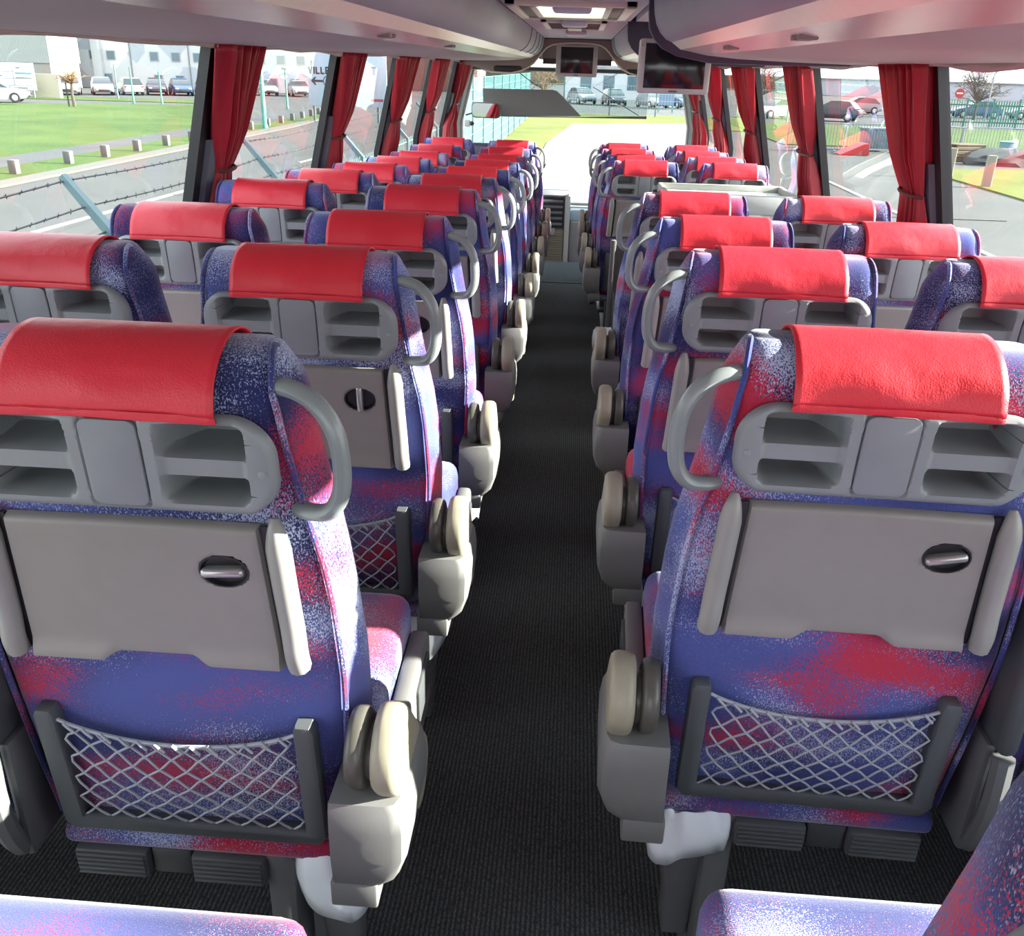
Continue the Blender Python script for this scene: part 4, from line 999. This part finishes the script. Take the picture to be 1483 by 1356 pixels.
# trees
BARK = M('bark', (.07, .055, .04), .9, bump=.4, bs=30); TWIG = M('tawny twigs', (.16, .10, .045), .9); TWIG2 = M('grey twigs', (.12, .10, .08), .9)
def tree(loc, h, tr, spread, seed, label, twig, trunk_r=.12, nb=14, sub=7, stake=False):
    r = empty('tree', loc, label, 'tree'); rnd = random.Random(seed)
    MB().tube([(0, 0, 0), (rnd.uniform(-.05, .05), 0, tr*.5), (rnd.uniform(-.05, .05), 0, tr)], [trunk_r, trunk_r*.85, trunk_r*.7], 8).obj('trunk', BARK, r)
    a = MB()
    for i in range(nb):
        an = rnd.uniform(0, 6.28); el = rnd.uniform(.15, 1.35); L = (h-tr)*rnd.uniform(.7, 1.05)
        d = Vector((math.cos(an)*math.cos(el)*spread, math.sin(an)*math.cos(el)*spread, math.sin(el))); p0 = Vector((0, 0, tr*rnd.uniform(.85, 1)))
        p1 = p0+d*L*.5+Vector((0, 0, .1*L)); p2 = p0+d*L
        a.tube([p0, p1, p2], [trunk_r*.35, trunk_r*.22, trunk_r*.06], 5)
        for k in range(sub):
            t = rnd.uniform(.3, 1); q = p0.lerp(p2, t)+Vector((0, 0, .1*L*(1-abs(2*t-1)))); e = Vector((rnd.uniform(-1, 1), rnd.uniform(-1, 1), rnd.uniform(-.2, 1))).normalized()*L*.4
            a.tube([q, q+e*.5+Vector((0, 0, .03)), q+e], [trunk_r*.12, trunk_r*.09, trunk_r*.03], 4)
            for k2 in range(3):
                q2 = q+e*rnd.uniform(.3, 1); e2 = Vector((rnd.uniform(-1, 1), rnd.uniform(-1, 1), rnd.uniform(-.3, 1))).normalized()*L*.2
                a.tube([q2, q2+e2], [trunk_r*.07, trunk_r*.03], 3)
    a.obj('branches', twig, r)
    if stake: MB().box(-.36, -.30, -.03, .03, 0, .95*tr).obj('stake', BARK, r)
    return r
tree((-28.75, 52.8, GZ), 2.15, 1.35, 1.1, 1, 'small tawny young tree with stake on the far lawn', TWIG, .10, 22, 6, True)
tree((-2.8, 75, GZ), 3.3, 1.2, .9, 2, 'bare spreading tree seen through the upper windscreen', TWIG, .14, 20, 8)
tree((30.0, 75, GZ), 4.0, 1.3, .9, 3, 'bare rounded tree behind the right green fence', TWIG2, .16, 26, 8)
tree((38.5, 82, GZ), 3.4, 1.0, 1.0, 4, 'second bare tree at the right picture edge', TWIG2, .16, 20, 7)
tree((-10.5, 88, GZ), 3.2, .8, 1.0, 5, 'bare reddish tree beyond the third left window', TWIG, .16, 22, 8)
tree((16.5, 90, GZ), 4.2, 1.0, 1.0, 6, 'bare tree seen between the two near right curtains', TWIG2, .18, 24, 8)
# front buildings, distant band
r = empty('house', (1.5, 98, GZ), 'pale low building seen through the windscreen film', 'building')
MB().box(-3, 5.5, 0, 6, 0, 2.9).obj('wall', M('pale render', (.5, .5, .52), .8), r); MB().box(-3.2, 5.7, -.2, 6.2, 2.9, 3.1).obj('roof_edge', SLV, r)
for x in (-1.5, .8, 3.2): MB().box(x, x+1.1, -.05, 0, .9, 2.2).obj('window', WGL, r)
r = empty('sign_panel', (6.3, 70.5, GZ), 'blue grey sign panel on posts beside the hanging screen', 'sign')
MB().box(-.55, .55, -.05, .05, .5, 2.7).obj('panel', M('blue grey panel', (.11, .15, .23), .6), r); MB().box(-.3, .3, -.07, -.05, 1.7, 2.3).obj('pale_mark', SLV, r)
for x in (-.5, .5): MB().box(x-.04, x+.04, .05, .12, 0, 2.7).obj('post', GALV, r)
r = empty('brick_building', (-20.5, 108, GZ), 'reddish brick building beyond the third left window', 'building')
MB().box(-4.5, 9, 0, 10, 0, 8).obj('wall', M('weathered brick', (.16, .10, .085), .9, bump=.3, bs=5, var=.25, vs_=2), r); MB().box(-4.7, 9.2, -.2, 10.2, 8, 8.4).obj('parapet', SLV, r)
HED = noise_ground('winter hedge', [(.05, .05, .03), (.07, .07, .045), (.09, .085, .055)], .6, 6)
o = MB().box(-160, 180, 0, 4, 0, 2.4).obj('hedge', HED); o.location = (20, 175, GZ); tag(o, 'hazy band of distant hedges along the horizon', 'hedge', kind='structure')
r = empty('warehouse', (60, 150, GZ), 'long low grey warehouse on the right horizon', 'building')
MB().box(-22, 22, 0, 12, 0, 2.3).obj('wall', M('hazy grey wall', (.34, .34, .38), .9), r); MB().box(-22.3, 22.3, -.3, 12.3, 2.3, 2.45).obj('roof_edge', SLV, r)
# right hand barriers and objects
BAR = M('galvanised barrier', (.16, .19, .21), .4, .4); GRF = M('green palisade', (.02, .13, .10), .5)
def barrier():
    r = bpy.data.objects.new('crowd_barrier', None); COL.objects.link(r)
    a = MB().tube(catmull([(-1.1, 0, .15), (-1.1, 0, .95), (-1.0, 0, 1.05), (1.0, 0, 1.05), (1.1, 0, .95), (1.1, 0, .15), (1.0, 0, .1), (-1.0, 0, .1)], 3, True), .022, 6, True); a.obj('frame', BAR, r)
    a = MB()
    for k in range(18): a.box(-1.0+k*.118-.009, -1.0+k*.118+.009, -.009, .009, .1, 1.05)
    a.obj('bars', BAR, r, ang=0)
    for x in (-.8, .8): MB().box(x-.03, x+.03, -.3, .3, 0, .04).obj('foot', BAR, r)
    return r
bp_ = None
for i in range(9):
    r = barrier() if bp_ is None else copy_tree(bp_); bp_ = bp_ or r
    r.location = (9.6+i*2.32, 38.4+.35*(i % 2), GZ); r.rotation_euler.z = math.radians((-4, 6, 2, -7, 3)[i % 5])
    tag(r, 'grey crowd barrier in the right hand row, %s from its left end' % ordn[i+1], 'barrier', 'crowd barriers')
r = empty('green_fence', (22.5, 62, GZ), 'green palisade fence behind the right hand grass', 'fence')
for i in range(11): MB().box(-3+i*1.6-.05, -3+i*1.6+.05, -.05, .05, 0, 1.75).obj('post', GRF, r)
for i in range(10):
    a = MB()
    for k in range(1, 10): a.box(-3+i*1.6+k*.16-.035 if i % 3 == 1 else -3+i*1.6+k*.16-.015, -3+i*1.6+k*.16+.035 if i % 3 == 1 else -3+i*1.6+k*.16+.015, -.02, .02, .1, 1.6)
    a.box(-3+i*1.6, -1.4+i*1.6, .02, .05, .3, .38); a.box(-3+i*1.6, -1.4+i*1.6, .02, .05, 1.3, 1.38); a.obj('pales', GRF, r, ang=0)
o = MB().prism([(-.75, 0), (.35, 0), (.28, .42), (.1, .40)], -.5, .5).obj('red_ramp', M('red plastic', (.30, .015, .015), .5)); o.location = (11.0, 37.4, GZ); tag(o, 'red wedge lying before the barriers at right', 'ramp')
r = empty('container', (12.4, 39.6, GZ), 'blue grey metal skip behind the barriers at right', 'container')
MB().prism([(-.55, .1), (.5, .1), (.65, .85), (-.7, .85)], -.4, .4, .02).obj('tub', M('blue grey steel', (.10, .16, .19), .5), r); MB().box(-.75, .7, -.45, .45, .83, .9, .01).obj('rim', BAR, r)
r = empty('grey_bin', (16.0, 35.8, GZ), 'pale blue bin with white bag before the barriers at right', 'bin')
MB().lathe([(.24, 0), (.30, .7), (.32, .72), (.30, .74), (.02, .76)], (0, 0, 0), 'z', 16).obj('tub', M('pale blue plastic', (.10, .20, .22), .5), r); MB().ball((.2, 0, .70), .13, 2, jit=.1, rnd=random.Random(4)).obj('bag', BRD, r)
o = MB().ball((0, 0, .18), .5, 3, (1.3, .7, .4), .12, random.Random(9)).obj('tarpaulin', M('blue tarpaulin', (.05, .12, .24), .5)); o.location = (17.6, 35.8, GZ); tag(o, 'crumpled blue tarpaulin on the right hand grass', 'tarpaulin')
PALT = M('pallet timber', (.13, .10, .065), .9)
def pallet(loc, n, rz, label):
    r = empty('pallet', loc, label, 'pallet', 'pallets by the barriers', rz)
    a = MB()
    for k in range(n):
        z = k*.15
        for i in range(6): a.box(-.6, .6, -.45+i*.165, -.37+i*.165, z+.11, z+.135)
        for i in range(3): a.box(-.6, .6, -.42+i*.38, -.34+i*.38, z, z+.11)
    a.obj('slats', PALT, r, ang=0)
pallet((14.6, 36.2, GZ), 4, .3, 'stack of worn timber pallets before the barriers at right')
pallet((19.4, 37.0, GZ), 3, -.4, 'low stack of timber pallets at the far right of the barriers')
o = MB().ball((0, 0, .1), .9, 3, (1.6, .7, .5), .16, random.Random(5)).obj('rubble_heap', M('dark rubble', (.045, .05, .05), .9, bump=.6, bs=8)); o.location = (15.6, 34.6, GZ+.02); tag(o, 'dark heap of rubble on the grass edge before the barriers', 'rubble')
o = MB().ball((0, 0, .1), .8, 3, (1.8, .6, .45), .16, random.Random(6)).obj('rubble_heap', M('dark rubble', (.045, .05, .05), .9)); o.location = (19.2, 34.9, GZ+.02); tag(o, 'dark heap of rubble at the right picture edge before the barriers', 'rubble')
for (x, y), h, lb in [((28.8, 70), 3.75, 'street lamp rising behind the right hand tree'), ((12.9, 60), 3.9, 'street lamp seen between the two near right curtains')]:
    r = empty('street_lamp', (x, y, GZ), lb, 'street lamp')
    MB().lathe([(.07, 0), (.06, 1), (.04, h)], (0, 0, 0), 'z', 8).obj('pole', SLV, r); MB().box(-.1, .45, -.08, .08, h-.02, h+.07, .02).obj('lamp_head', DARK, r)
r = empty('road_sign', (25.2, 66, GZ), 'small red round road sign behind the green fence at right', 'road sign')
MB().box(-.03, .03, .02, .06, 0, 2.2).obj('post', SLV, r); MB().lathe([(.30, .02), (.30, -.02), (.01, -.02)], (0, 0, 1.95), 'y', 20).obj('disc', M('sign red', (.30, .03, .03), .5), r); MB().box(-.2, .2, -.03, -.015, 1.91, 1.99).obj('bar', BRD, r)
r = empty('billboard', (33.6, 66, GZ), 'blue and white sign panel at the top right picture edge', 'sign')
MB().box(-.7, 1.2, -.05, .05, 2.5, 3.5).obj('panel', M('blue billboard', (.05, .11, .26), .5), r); MB().box(-.05, .05, .05, .12, 0, 3.2).obj('post', SLV, r)
for k in range(3): MB().box(-.6, 1.1, -.07, -.05, 2.62+k*.28, 2.70+k*.28).obj('stripe', BRD, r)
